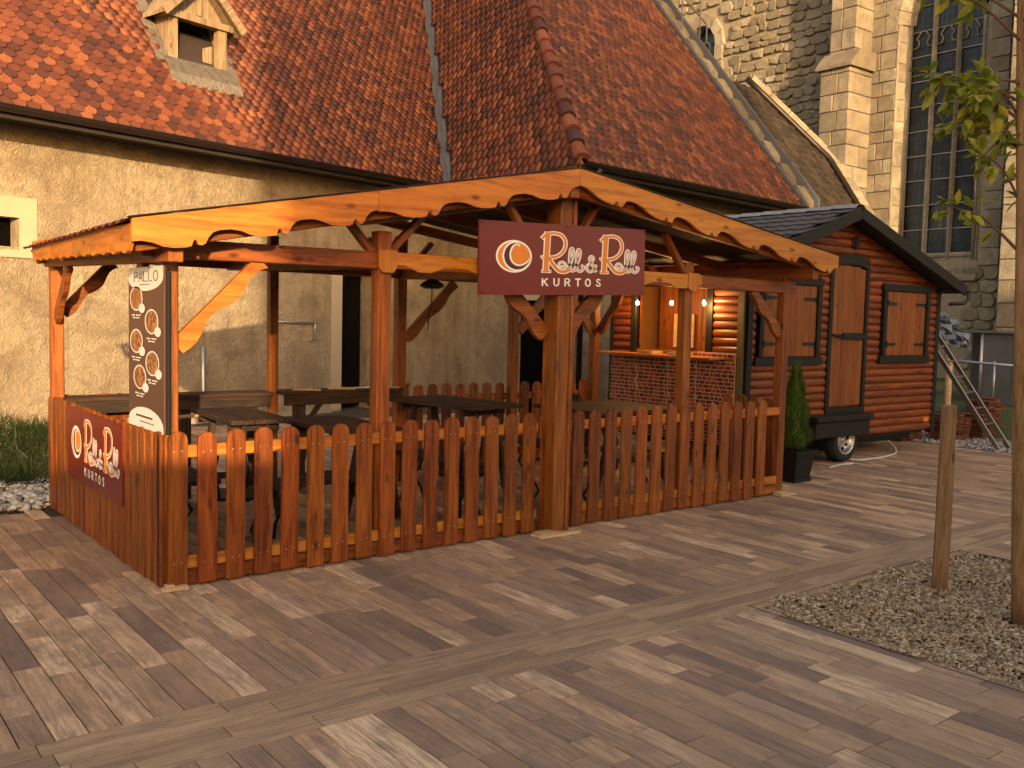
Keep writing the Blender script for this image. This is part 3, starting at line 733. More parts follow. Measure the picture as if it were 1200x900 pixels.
for sgn in (-1, 1):                        # roof slopes of small boards
    eave = (s0-.22) if sgn < 0 else (s1+.22); ez_, rz = z1d+.02, z1d+.74
    for k in range(7):
        f1, f2 = .18-k*.22, .18-(k+1)*.22+.008
        g = G(); A_ = dp(eave, f1, ez_); B_ = dp(sm, f1, rz); C_ = dp(sm, f2, rz); D_ = dp(eave, f2, ez_); V = [A_, B_, C_, D_]+[(p[0], p[1], p[2]-.045) for p in (A_, B_, C_, D_)]
        g.add(V, [(0, 1, 2, 3), (7, 6, 5, 4), (0, 4, 5, 1), (3, 2, 6, 7), (0, 3, 7, 4)]); g.build('roof_board', PW['dormer'], dm)
    A_, B_ = dp(eave, .20, ez_-.03), dp(sm, .20, rz-.03); beam('bargeboard', A_, B_, .04, .13, PW['dormer'], dm)
g = G()
for k in range(6):
    uu = DU-.02+k*.17
    for sA_, sB_ in ((s0-.26, s0-.03), (s1+.03, s1+.2)):
        q1, q2 = rp(Vv, dA, nA, tA, sA_, uu, .09), rp(Vv, dA, nA, tA, sB_, uu, .09); q3, q4 = rp(Vv, dA, nA, tA, sB_, uu+.18, .05), rp(Vv, dA, nA, tA, sA_, uu+.18, .05)
        g2 = G(); g2.add([q1, q2, q3, q4]+[(p[0], p[1], p[2]-.03) for p in (q1, q2, q3, q4)], [(0, 1, 2, 3), (0, 4, 5, 1), (1, 5, 6, 2), (3, 2, 6, 7), (0, 3, 7, 4)]); g2.build('side_shingle', PW['greyed'], dm)
for k, (a, b_) in enumerate(((.66*KS, .80*KS), (.56*KS, .68*KS))):
    q1, q2 = rp(Vv, dA, nA, tA, s0-.12, a, .12-k*.04), rp(Vv, dA, nA, tA, s1+.16, a, .12-k*.04); q3, q4 = rp(Vv, dA, nA, tA, s1+.16, b_, .12-k*.03), rp(Vv, dA, nA, tA, s0-.12, b_, .12-k*.03)
    g2 = G(); g2.add([q1, q2, q3, q4]+[(p[0], p[1], p[2]-.03) for p in (q1, q2, q3, q4)], [(0, 1, 2, 3), (0, 4, 5, 1), (1, 5, 6, 2), (0, 3, 7, 4)]); g2.build('apron_board', PW['greyed'], dm)

# ================================================================ CHURCH
XW = 21.35
ch = thing('stone_church', 'tall pale stone church wall with buttress and large traceried window', 'church', (XW, 8, 0))
# mortar core with window openings
def wallX(g, x, y0, y1, z0, z1, th=.9): g.box(x+.05, x+th, y0, y1, z0, z1)
g = G(); wy0, wy1, wz0, wz1 = 5.45, 7.86, 3.45, 10.6
sy0, sy1, sz0, sz1 = 13.95, 15.15, 8.3, 11.1
for y0, y1, z0, z1 in ((-8, wy0, -.1, 16), (wy0, wy1, -.1, wz0), (wy0, wy1, wz1, 16), (wy1, sy0, -.1, 16), (sy0, sy1, -.1, sz0), (sy0, sy1, sz1, 16), (sy1, 30, -.1, 16)): wallX(g, XW, y0, y1, z0, z1)
core = g.build('wall', MMOR, ch)
def stone(name, y0, y1, z0, z1, x=XW, d=.07, mat=MST, round_=.5, parent=core):
    # irregular slab facing -x with chamfered rim
    n = 9; cy_, cz_ = (y0+y1)/2, (z0+z1)/2; hy, hz = (y1-y0)/2, (z1-z0)/2; P = []
    for k in range(n):
        a = 2*math.pi*(k+rnd.uniform(-.32, .32))/n; c, s = math.cos(a), math.sin(a)
        e = 1/max(abs(c), abs(s))*(1-round_)+round_*1.08; P.append((min(1, max(-1, c*e)), min(1, max(-1, s*e))))
    dd = d*rnd.uniform(.6, 1.3); tilt = rnd.uniform(-.02, .02)
    V = [(x+.06, cy_+p[0]*hy, cz_+p[1]*hz) for p in P]+[(x+.04-dd*.6, cy_+p[0]*hy*.97, cz_+p[1]*hz*.97) for p in P]+[(x+.04-dd+tilt*p[0], cy_+p[0]*hy*.87, cz_+p[1]*hz*.84) for p in P]
    F = [(k, (k+1) % n, (k+1) % n+n, k+n) for k in range(n)]+[(k+n, (k+1) % n+n, (k+1) % n+2*n, k+2*n) for k in range(n)]+[tuple(range(2*n, 3*n))]
    return part(name, V, F, mat, parent)
# rubble field
cnt = 0; rubble = []
z = 5.2
while z < 13:
    h = rnd.uniform(.17, .34); y = 9.45+rnd.random()*.2
    while y < 18.6:
        wd = rnd.uniform(.24, .58)
        if inview((XW, y+wd/2, z+h/2), 25) and not (sy0-.35 < y+wd/2 < sy1+.35 and sz0-.3 < z+h/2 < sz1+.55): dz_ = rnd.uniform(-.05, .05); rubble.append((y-rnd.random()*.04, y+wd, z+dz_, z+h+dz_*rnd.random()))
        y += wd+.012
    z += h+.012
z = .75
while z < 3.3:
    h = rnd.uniform(.16, .36); y = 4.5+rnd.random()*.2
    while y < 9.2:
        wd = rnd.uniform(.22, .5); rubble.append((y, y+wd, z, min(z+h, 3.3))); y += wd+.012
    z += h+.012
def hidden(p):
    u, v, zz = pix(p)
    if 868 < u < 1128 and v > 243+max(0, abs(u-1003))*.72+6: return True
    if u < 1000 and v > (u-760)*1.05+12 and u < 985: return u < 985 and v > (u-750)*1.0+20 and False
    return False
k = 0; extra = []
rubble.sort(key=lambda t: t[0])
for (a, b_, c_, d_) in rubble:
    if hidden((XW, (a+b_)/2, (c_+d_)/2)): continue
    if k < 299: stone('stone', a, b_, c_, d_); k += 1
    else: extra.append((a, b_, c_, d_))
if extra:
    tmp = [stone('tmp', *e) for e in extra]; gx = G()
    for o_ in tmp:
        gx.add([tuple(v.co+WL[o_.name]) for v in o_.data.vertices], [tuple(p.vertices) for p in o_.data.polygons])
        bpy.data.objects.remove(o_)
    ox = gx.build('stones', MST, core); ox['kind'] = 'stuff'
# dressed blocks: jambs beside big window and right strip
def block(y0, y1, z0, z1, x0, x1, parent=core, name='stone_block'):
    j = .008; return box(name, x0+rnd.uniform(-.012, .012), x1, y0+j, y1-j, z0+j, z1-j, MBL, parent, b=.014)
def column_blocks(y0, y1, z0, z1, x0, x1, hmin=.3, hmax=.5, split=True, parent=core):
    z = z0; f = 0
    while z < z1:
        h = min(rnd.uniform(hmin, hmax), z1-z)
        if h < .08: break
        if inview(((x0+x1)/2, (y0+y1)/2, z), 60):
            if split and rnd.random() < .75:
                m_ = y0+(y1-y0)*rnd.choice((.35, .5, .62)); block(y0, m_, z, z+h, x0, x1, parent); block(m_, y1, z, z+h, x0, x1, parent)
            else: block(y0, y1, z, z+h, x0, x1, parent)
        z += h
column_blocks(7.86, 8.62, 2.6, 10.7, XW-.03, XW+.2)
column_blocks(4.95, 5.44, 3.3, 10.7, XW-.02, XW+.2, split=False)
# splayed jambs (voussoir blocks) of the window
XG = XW+.45; gy0, gy1 = 5.79, 7.72
z = wz0
while z < 9.6:
    h = rnd.uniform(.4, .62)
    for (ya, yb) in ((wy1, gy1), (wy0, gy0)):
        g = G(); s = 1 if ya > yb else -1
        V = [(XW-.03, ya, z+.006), (XG, yb, z+.006), (XG, ya+s*.02, z+.006), (XW+.1, ya+s*.3, z+.006)]; V += [(p[0], p[1], z+h-.006) for p in V]
        g.add(V, [(0, 1, 5, 4), (1, 2, 6, 5), (2, 3, 7, 6), (3, 0, 4, 7), (4, 5, 6, 7), (3, 2, 1, 0)]); g.build('jamb_block', MBL, core)
    for yb, s in ((gy1, 1), (gy0, -1)):
        if z < 9: pass
    z += h
g = G()
for yy in (gy1+.02, gy0-.02): g.tube([(XG-.09, yy, wz0), (XG-.09, yy, 9.6)], .05, 8)
for yy in (wy1-.02, wy0+.02): g.tube([(XW-.0, yy, wz0), (XW-.0, yy, 9.6)], .035, 8)
g.build('jamb_moulding', MBL, ch, smooth=True)
# arch voussoirs
for k in range(13):
    a0, a1 = math.pi*k/13, math.pi*(k+.96)/13; cy_ = (wy0+wy1)/2
    def pt(a, r, x): return (x, cy_+math.cos(a)*r, 9.6+math.sin(a)*r*1.25)
    ro, ri, rg_ = 1.5, 1.2, .965
    V = [pt(a0, ro, XW-.03), pt(a1, ro, XW-.03), pt(a1, ri, XW-.03), pt(a0, ri, XW-.03), pt(a0, rg_, XG), pt(a1, rg_, XG)]
    g = G(); g.add(V, [(0, 1, 2, 3), (3, 2, 5, 4)]); g.build('arch_stone', MBL, core)
# window: glass panes, bars, mullions, tracery, sill
win = G(); win.box(XG+.05, XG+.09, gy0, gy1, wz0, 11); winp = win.build('window', MDARK, ch)
my = [gy1, 7.08, 6.43, gy0]
for c in range(3):
    ya, yb = my[c+1]+.045, my[c]-.045; zz = 3.66; r = 0
    while zz < 10.8:
        h = .64; g = G(); a, t_ = rnd.uniform(-.012, .012), rnd.uniform(-.012, .012)
        V = [(XG+.03+a, ya, zz+.012), (XG+.03-a, yb, zz+.012), (XG+.03-a+t_, yb, zz+h-.012), (XG+.03+a+t_, ya, zz+h-.012)]; V += [(v[0]+.01, v[1], v[2]) for v in V]
        g.add(V, [(3, 2, 1, 0), (4, 5, 6, 7), (0, 1, 5, 4), (2, 3, 7, 6)]); g.build('pane', MGLS, winp)
        g = G(); g.tube([(XG-.01, ya-.03, zz), (XG-.01, yb+.03, zz)], .014, 5); g.build('glazing_bar', MPIPE, winp)
        g = G()
        for q_ in (1, 2, 3): g.tube([(XG+.018, ya+(yb-ya)*q_/4, zz), (XG+.018, ya+(yb-ya)*q_/4, zz+h)], .0035, 4)
        for q_ in (1, 2): g.tube([(XG+.018, ya, zz+h*q_/3), (XG+.018, yb, zz+h*q_/3)], .0035, 4)
        o = g.build('lead_lines', plain('lead', (.03, .03, .03), .6), winp)
        zz += h
for yy in my[1:3]:
    g = G(); g.prism([(-.055, 0), (-.02, -.12), (.02, -.12), (.055, 0), (.02, .08), (-.02, .08)], (XG, yy, wz0), (0, 1, 0), (1, 0, 0), (0, 0, 7.2)); g.build('mullion', MBL, winp)
for c in range(3):
    yc, hw = (my[c]+my[c+1])/2, (my[c]-my[c+1])/2-.03
    g = G(); pts = [(XG-.02, yc-hw, 8.95)]+[(XG-.02, yc-hw*math.cos(t*math.pi/8), 8.95+hw*1.5*math.sin(t*math.pi/8)) for t in range(9)]; g.tube(pts, .028, 6)
    for s in (-1, 1):
        pts = [(XG-.02, yc+s*hw, 9.0), (XG-.02, yc+s*hw*.45, 9.03), (XG-.02, yc+s*hw*.35, 9.16), (XG-.02, yc+s*hw*.62, 9.25), (XG-.02, yc+s*hw*.2, 9.42)]; g.tube(pts, .02, 5)
    g.build('tracery', MBL, winp, smooth=True)
g = G(); g.add([(XG+.03, gy0-.02, 3.62), (XG+.03, gy1+.02, 3.62), (XW-.12, wy1+.12, 3.02), (XW-.12, wy0-.02, 3.02), (XW-.12, wy1+.12, 2.94), (XW-.12, wy0-.02, 2.94), (XW+.1, wy1+.12, 2.94), (XW+.1, wy0, 2.94), (XW+.1, gy1+.3, 3.45), (XW+.1, gy0-.3, 3.45)], [(0, 1, 2, 3), (3, 2, 4, 5), (5, 4, 6, 7), (1, 8, 2), (0, 3, 9)])
g.build('sloped_sill', MBL, ch)
g = G(); g.tube([(XG-.02, gy0-.05, 3.63), (XG-.02, gy1+.05, 3.63)], .06, 6); g.build('sill_roll', MBL, ch)
# buttress
bt = thing('stone_buttress', 'stepped buttress of dressed limestone blocks left of the tall window', 'buttress', (20.8, 9, 0))
bcore = box('buttress_core', 20.36, XW+.1, 8.60, 9.36, -.1, 8.55, MMOR, bt, b=0)
bc2 = box('buttress_core', 20.62, XW+.1, 8.64, 9.32, 8.55, 15, MMOR, bt, b=0)
z = 2.0
while z < 14:
    h = rnd.uniform(.36, .56); low = z < 8.55
    if low and z+h > 8.55: h = 8.55-z
    x0 = 20.3 if low else 20.55; y0, y1 = (8.54, 9.42) if low else (8.58, 9.36)
    m_ = rnd.choice((.4, .55, .65)); ym = y0+(y1-y0)*m_; xm = x0+(XW-x0)*rnd.choice((.4, .55, .68))
    if h > .06:
        P_ = bcore if low else bc2
        block(y0, ym, z, z+h, x0, xm, P_); block(ym, y1, z, z+h, x0, xm, P_); block(y0, y1, z, z+h, xm, XW+.06, P_)
    z += h
    if low and z >= 8.54:
        g = G(); g.prism([(20.18, 8.50), (20.18, 8.58), (20.57, 8.98), (XW, 8.98), (XW, 8.50)], (0, 8.44, 0), (1, 0, 0), (0, 0, 1), (0, 1.08, 0)); g.build('weathering_stone', MBL, bt)
# small gothic window in the rubble wall
sw = thing('small_church_window', 'small arched two-light window high in the rubble church wall', 'window', (XW, 14.25, 9))
box('glass', XW+.32, XW+.36, sy0, sy1, sz0-.2, sz1+.1, MGLS, sw, b=0)
for ya, yb in ((sy0-.28, sy0+.04), (sy1-.04, sy1+.28)):
    z = sz0-.1
    while z < 10.3: h = rnd.uniform(.35, .5); box('jamb_block', XW-.06, XW+.3, ya, yb, z, z+h-.012, MBL, sw, b=.015); z += h
for k in range(7):
    a0, a1 = math.pi*k/7, math.pi*(k+.97)/7; yc = (sy0+sy1)/2
    def pt(a, r, rz, x): return (x, yc+math.cos(a)*r, 10.3+math.sin(a)*rz)
    V = [pt(a0, .93, 1.1, XW-.07), pt(a1, .93, 1.1, XW-.07), pt(a1, .62, .75, XW-.07), pt(a0, .62, .75, XW-.07), pt(a0, .62, .75, XW+.3), pt(a1, .62, .75, XW+.3), pt(a0, .93, 1.1, XW+.1), pt(a1, .93, 1.1, XW+.1)]
    g = G(); g.add(V, [(0, 1, 2, 3), (3, 2, 5, 4), (0, 6, 7, 1)]); g.build('arch_stone', MBL, sw)
g = G(); g.tube([(XW+.22, yc, sz0-.2), (XW+.22, yc, 10.1)], .045, 6)
for s in (-1, 1):
    g.tube([(XW+.22, yc+s*.5, 9.9)]+[(XW+.22, yc+s*(.26+.24*math.cos(t*math.pi/6)), 9.9+.35*math.sin(t*math.pi/6)) for t in range(7)], .03, 6)
g.tube([(XW+.22, yc+.17*math.cos(t*math.pi/5), 10.4+.2*math.sin(t*math.pi/5)) for t in range(11)], .03, 6)
g.build('tracery', MBL, sw, smooth=True)
box('sill', XW-.1, XW+.35, sy0-.1, sy1+.1, sz0-.2, sz0-.08, MBL, sw)
# right buttress with drainpipe
b2 = thing('pale_pilaster', 'pale stone pilaster at the right edge behind the grey drainpipe', 'buttress', (20.6, 4.2, 0))
c2 = box('pilaster_core', 20.36, XW+.1, 3.0, 4.40, -.1, 14, MMOR, b2, b=0)
column_blocks(3.95, 4.45, .8, 13, 20.3, XW+.08, .4, .7, False, c2); column_blocks(2.95, 3.95, .8, 13, 20.42, XW+.08, .4, .7, False, c2)
dpz = thing('grey_drainpipe', 'long grey zinc drainpipe running down beside the tall church window', 'drainpipe', (21.1, 4.75, 1.6))
g = G().tube([(21.15, 4.72, 1.66), (21.15, 4.72, 14)], .085, 10); g.build('pipe', MZN, dpz, smooth=True)
for z in (2.6, 4.6, 6.6, 8.6):
    g = G().tube([(21.15, 4.72, z), (21.15, 4.72, z+.05)], .105, 10); g.build('pipe_clamp', MZN, dpz)

# ================================================================ PERGOLA STALL
st = thing('wooden_stall', 'open sided timber stall with gabled roof and carved fascia boards', 'stall', (3.1, 1.4, 0))
# posts
def post(x, y, z1, wd=.10, z0=0): 
    return box('post', x-wd/2, x+wd/2, y-wd/2, y+wd/2, z0, z1, PW['beamz'], st, b=.007)
def rz(x):    # underside level of the roof at x
    return 2.90-(3.08-x)*(2.90-2.20)/3.36 if x < 3.08 else 2.90-(x-3.08)*(2.90-2.42)/3.52
for x, y, z1, w_ in ((.05, .055, 2.1, .10), (.03, 2.92, 2.15, .10), (1.58, .09, 2.35, .11), (3.12, -.10, 2.72, .125), (3.17, .05, 2.78, .10), (4.83, .09, 2.3, .10), (6.27, .05, 2.25, .10),
                     (2.0, 2.93, 2.5, .09), (3.46, 2.93, 2.6, .11), (5.02, 2.93, 2.4, .10), (6.33, 2.93, 2.3, .10)): post(x, y, z1, w_)
box('post_batten', 3.185, 3.222, -.175, -.13, .02, 2.70, PW['beamz'], st, b=.004)
# tie beams
beam('tie_beam', (-.12, .06, 2.13), (1.54, .06, 2.14), .09, .12, PW['beamx'], st); beam('tie_beam', (1.58, .055, 2.145), (6.42, .055, 2.13), .09, .12, PW['beamx'], st)
beam('tie_beam', (.0, 2.93, 2.22), (6.45, 2.93, 2.20), .09, .12, PW['beamx'], st)
beam('side_beam', (.0, -.25, 2.10), (.0, 3.02, 2.16), .09, .13, PW['beamx'], st); beam('side_beam', (6.3, -.3, 2.27), (6.3, 3.05, 2.24), .09, .13, PW['beamx'], st)
for x in (1.56, 3.46, 4.83): beam('cross_beam', (x, .1, 2.14), (x, 2.9, 2.2), .08, .12, PW['beamx'], st)
beam('ridge_beam', (3.08, -.3, 2.77), (3.08, 3.1, 2.77), .09, .14, PW['beamx'], st)
# scalloped lower front boards on tie beam
def scallop_edge(x0, x1, top, bot, per, amp, kind=0):
    P = [(x0, top)]; n = max(1, round((x1-x0)/per)); 
    P = [(x1, top), (x0, top)]
    for k in range(n):
        a = x0+(x1-x0)*k/n; q = (x1-x0)/n
        if kind == 0:     # long wave with little notch pair
            pts = [(0, 0), (.12, -.02), (.25, -.18), (.38, -.55), (.5, -.95), (.58, -1), (.62, -.72), (.66, -1), (.72, -.95), (.76, -.45), (.82, -.12), (.92, .0)]
        elif kind == 1:   # pointed teeth
            pts = [(0, 0), (.12, -.45), (.28, -.9), (.5, -1), (.72, -.9), (.88, -.45)]
        for (f, h) in pts: P.append((a+q*f, bot-h*-1*amp*-1 if False else bot+amp*(-h)*-1))
    P.append((x1, bot)); return P
def carved(O, U, W_, Ln, ht, per, amp, th, kind, name, mat, par, T):
    # board in local frame: u along, w up; lower edge carved upward by amp
    P = [(Ln, ht), (0, ht)]; n = max(1, round(Ln/per)); q = Ln/n
    prof = {0: [(0, 1), (.10, .96), (.22, .70), (.33, .30), (.45, .08), (.58, .0), (.64, .05), (.655, .38), (.675, .52), (.70, .42), (.72, .08), (.76, .0), (.80, .12), (.83, .55), (.88, .9), (.94, 1)],
            1: [(0, 1), (.10, .55), (.22, .16), (.38, .0), (.5, -.02), (.62, .0), (.78, .16), (.90, .55)],
            2: [(0, 1), (.2, .9), (.4, .1), (.6, .1), (.8, .9)]}[kind]
    for k in range(n):
        for f, h in prof: P.append((q*(k+f), h*amp))
    P.append((Ln, amp)); g = G(); g.prism(P, O, U, W_, T); return g.build(name, mat, par)
# front bargeboards: left from (-.28,2.26) up to (3.08,2.924), right down to (6.6,2.455)
FY = -.35
def board_line(A, B, ht, per, amp, kind, name, mat, par, T, Wv=(0, 0, 1)):
    A, B = Vector(A), Vector(B); U = (B-A); Ln = U.length; U.normalize(); Wv = Vector(Wv)
    O = A-Wv*ht; return carved(O, U, Wv, Ln, ht, per, amp, .03, kind, name, mat, par, T)
board_line((-.28, FY, 2.262), (1.3, FY, 2.574), .205, .64, .075, 0, 'bargeboard', PW['fasciax'], st, (0, .028, 0))
board_line((1.303, FY, 2.5746), (3.078, FY, 2.925), .215, .64, .075, 0, 'bargeboard', PW['fasciax'], st, (0, .028, 0))
board_line((3.083, FY, 2.925), (6.60, FY, 2.456), .20, .62, .07, 0, 'bargeboard', PW['fasciax'], st, (0, .028, 0))
# side fascia (left eave) in boards
EA, EB = Vector((-.28, -.32, 2.235)), Vector((-.15, 2.95, 2.30))
for k in range(4):
    a = EA.lerp(EB, k/4+.001); b_ = EA.lerp(EB, (k+1)/4-.001); board_line(a, b_, .165, .27, .085, 1, 'eave_fascia', PW['fasciay'], st, (.026, 0, 0))
EA2, EB2 = Vector((6.58, -.32, 2.44)), Vector((6.50, 3.0, 2.40))
for k in range(5):
    a = EA2.lerp(EB2, k/5+.001); b_ = EA2.lerp(EB2, (k+1)/5-.001); board_line(a, b_, .155, .165, .07, 1, 'eave_fascia', PW['fasciay'], st, (-.026, 0, 0))
# carved valance below the front tie beam near post
board_line((1.62, -.0, 2.20), (4.95, -.0, 2.19), .135, .55, .05, 2, 'valance', PW['fasciax'], st, (0, .012, 0))
# gusset plates
for x, y, z in ((1.58, .02, 2.14), (4.83, .02, 2.13)):
    g = G(); a = .075; P = [(-a, -a+.03), (-a+.03, -a-.01), (a-.03, -a-.01), (a, -a+.03), (a, a-.0), (-a, a)]; g.prism(P, (x, y-.01, z), (1, 0, 0), (0, 0, 1), (0, -.02, 0)); g.build('gusset', PW['fasciaz'], st)
# braces, wavy underside
def brace(A, B, wd=.10, th=.045, wave=.022, name='brace', mat=None, bulge=0.0):
    A, B = Vector(A), Vector(B); U = B-A; Ln = U.length; U.normalize(); Wv = Vector((0, 0, 1)); Nn = U.cross(Wv).normalized(); Wv = Nn.cross(U).normalized()
    if Wv.z < 0: Wv = -Wv
    P = [(Ln, wd*.5), (0, wd*.5)]; n = 14
    for k in range(n+1):
        f = k/n; P.append((f*Ln, -wd*.5-wave*math.sin(f*math.pi*4)*(.6+.4*f)-bulge*math.sin(f*math.pi)*-1))
    g = G(); g.prism(P, A-Nn*th/2, U, Wv, Nn*th); return g.build(name, mat or PW['beamx'], st)
brace((.10, .06, 1.52), (.66, .06, 2.08), .105, wave=.03, mat=PW['fasciax'], bulge=.02)
brace((.02, 2.85, 1.65), (.02, 2.40, 2.09)); brace((.02, .15, 1.75), (.02, .5, 2.06)); brace((.08, 2.93, 1.7), (.5, 2.93, 2.15))
brace((3.52, 2.9, 1.5), (4.15, 2.9, 2.12), .11); brace((5.08, 2.9, 1.6), (5.55, 2.9, 2.1)); brace((6.28, 2.9, 1.6), (5.8, 2.9, 2.1)); brace((6.33, 2.85, 1.6), (6.33, 2.4, 2.15))
brace((3.03, -.02, 1.62), (2.55, -.02, 2.08), .12); brace((3.22, -.02, 1.60), (3.72, -.02, 2.09), .12)
brace((6.22, .05, 1.65), (5.75, .05, 2.08), .1)
brace((6.27, .1, 1.7), (6.27, .55, 2.2), .1)
# principal rafters and struts
for y in (-.22, .9, 2.0, 3.0):
    beam('rafter', (-.24+.04*(y+.3), y, 2.13+.01*(y+.3)), (3.06, y, 2.78), .06, .10, PW['beamx'], st); beam('rafter', (3.10, y, 2.78), (6.55, y, 2.33), .06, .10, PW['beamx'], st)
for x0, x1, y in ((1.50, 1.28, .08), (1.62, 1.98, .08), (3.0, 2.6, .0), (3.2, 3.6, .0), (4.8, 4.5, .08), (3.4, 3.05, 2.93), (3.5, 3.85, 2.93)):
    beam('strut', (x0, y, 2.19), (x1, y, rz(x1)-.10 if abs(x0-3.1) < .2 else min(rz(x1)-.10, 2.55)), .07, .05, PW['beamx'], st)
# roof deck (boards seen from below) and metal tile sheet
for sgn, (xa, za), (xb, zb) in ((-1, (-.27, 2.215), (3.08, 2.878)), (1, (3.085, 2.878), (6.58, 2.412))):
    n = 24
    for k in range(n):
        f0_, f1_ = k/n+.0008, (k+1)/n-.0008; g = G()
        X0, X1 = xa+(xb-xa)*f0_, xa+(xb-xa)*f1_; Z0, Z1 = za+(zb-za)*f0_, za+(zb-za)*f1_
        y1 = 3.05
        e0, e1 = ((.13*(1-f0_), .13*(1-f1_)) if sgn < 0 else (0, 0))
        g.add([(X0, FY+.03, Z0), (X1, FY+.03, Z1), (X1+e1, y1, Z1), (X0+e0, y1, Z0), (X0, FY+.03, Z0+.018), (X1, FY+.03, Z1+.018), (X1+e1, y1, Z1+.018), (X0+e0, y1, Z0+.018)], [(0, 1, 2, 3), (7, 6, 5, 4), (0, 4, 5, 1), (2, 6, 7, 3), (0, 3, 7, 4), (1, 5, 6, 2)])
        g.build('roof_board', PW['tabley'], st)  # dark wood puts the shade under the roof into the boards
    ny, nx = 68, 22; V = []
    for i in range(nx+1):
        for j in range(ny+1):
            f = i/nx; X = xa+(xb-xa)*f; Z = za+(zb-za)*f; y = FY+.0+(3.1-FY)*j/ny
            if sgn < 0: X = X-.06*(1-f)+(.13*(y+.35)/3.3)*(1-f)
            step = (i % 2)*.014 if sgn < 0 else ((i+1) % 2)*.014
            V.append((X, y, Z+.030+step*0+.012*math.sin(2*math.pi*y/.18)+step))
    F = [(i*(ny+1)+j, i*(ny+1)+j+1, (i+1)*(ny+1)+j+1, (i+1)*(ny+1)+j) for i in range(nx) for j in range(ny)]
    part('roof_sheet', V, F, MROOFM, st)
# metal edge strip above the bargeboards
beam('edge_strip', (-.30, FY+.01, 2.268), (3.08, FY+.01, 2.930), .05, .010, MBR, st); beam('edge_strip', (3.08, FY+.01, 2.930), (6.62, FY+.01, 2.461), .05, .010, MBR, st)
# ------------------------------------------------ picket fence (things per side)
def picket_mesh(h, wd=.122, th=.022):
    P = [(-wd/2, 0), (wd/2, 0), (wd/2, h-.055)]+[(wd/2*math.cos(t*math.pi/8), h-.055+.055*math.sin(t*math.pi/8)) for t in range(1, 8)]+[(-wd/2, h-.055)]
    g = G(); g.prism(P, (0, -th, -h/2), (1, 0, 0), (0, 0, 1), (0, th, 0)); return mkmesh('picket', g.V, g.F, PW['picket'])
pk = [picket_mesh(.975), picket_mesh(.965), picket_mesh(.98)]
pkn = [picket_mesh(.975, .094)]
ff = thing('picket_fence', 'brown round topped picket fence along the front of the stall', 'fence', (3.1, 0, 0), 'picket fences round the stall')
for k in range(32):
    x = .084+k*.1885 if k < 17 else 3.25+(k-17)*.1905
    inst('picket', pk[k % 3], ff, (x, -.002, .505+rnd.uniform(-.006, .006)), (0, rnd.uniform(-.006, .006), 0))
for (a, b_) in ((.02, 3.02), (3.24, 6.22)):
    for zz in (.865, .155): beam('rail', (a, .022, zz), (b_, .022, zz), .04, .08, PW['fasciax'], ff)
    beam('base_rail', (a, .03, .06), (b_, .03, .06), .05, .09, PW['beamx'], ff)
fl = thing('picket_fence', 'left end picket fence that carries the small burgundy sign', 'fence', (0, 1.5, 0), 'picket fences round the stall')
for k in range(20):
    y = .06+k*.152
    if y > 2.98: break
    inst('picket', pk[k % 3], fl, (-.002, y, .505+rnd.uniform(-.005, .005)), (0, 0, -math.pi/2))
for zz in (.865, .155): beam('rail', (.022, .1, zz), (.022, 2.95, zz), .04, .08, PW['fasciax'], fl)
box('corner_board', -.024, .0, -.02, .045, .02, 1.0, PW['picket'], fl)
fb = thing('picket_fence', 'dark picket fence at the back right of the stall', 'fence', (5, 3, 0), 'picket fences round the stall')
for k in range(15):
    inst('picket', pk[k % 3], fb, (3.56+k*.19, 3.01, .505), None)
for zz in (.82, .155): beam('rail', (3.5, 3.03, zz), (6.35, 3.03, zz), .04, .08, PW['beamx'], fb)
fb2 = thing('picket_fence', 'short dark picket fence behind the counter at the back left corner', 'fence', (.5, 3, 0), 'picket fences round the stall')
for k in range(5): inst('picket', pk[k % 3], fb2, (.12+k*.15, 3.01, .505), None)
beam('rail', (.05, 3.03, .80), (.85, 3.03, .80), .04, .08, PW['beamx'], fb2)
fr = thing('picket_fence', 'short right end picket fence between stall post and brick counter', 'fence', (6.27, .5, 0), 'picket fences round the stall')
for k in range(4): inst('picket', pk[k % 3], fr, (6.29, .2+k*.17, .505), (0, 0, -math.pi/2))
for zz in (.82, .155): beam('rail', (6.31, .1, zz), (6.31, .85, zz), .04, .08, PW['fasciax'], fr)
# shims
for (x0, x1, y0, y1, lb_) in ((2.88, 3.30, -.24, -.10, 'pale timber shim under the central front post'), (-.02, .14, -.08, .0, 'pale timber shim under the near fence corner'), (6.15, 6.40, -.12, .0, 'pale timber shim under the right front post')):
    t = thing('timber_shim', lb_, 'shim', ((x0+x1)/2, (y0+y1)/2, 0), 'timber shims under the stall')
    box('shim_plank', x0, x1, y0, y1, .002, .026, PW['pale'], t); box('shim_plank', x0+.02, (x0+x1)/2-.005, y0+.01, y1, .027, .040, PW['pale'], t)

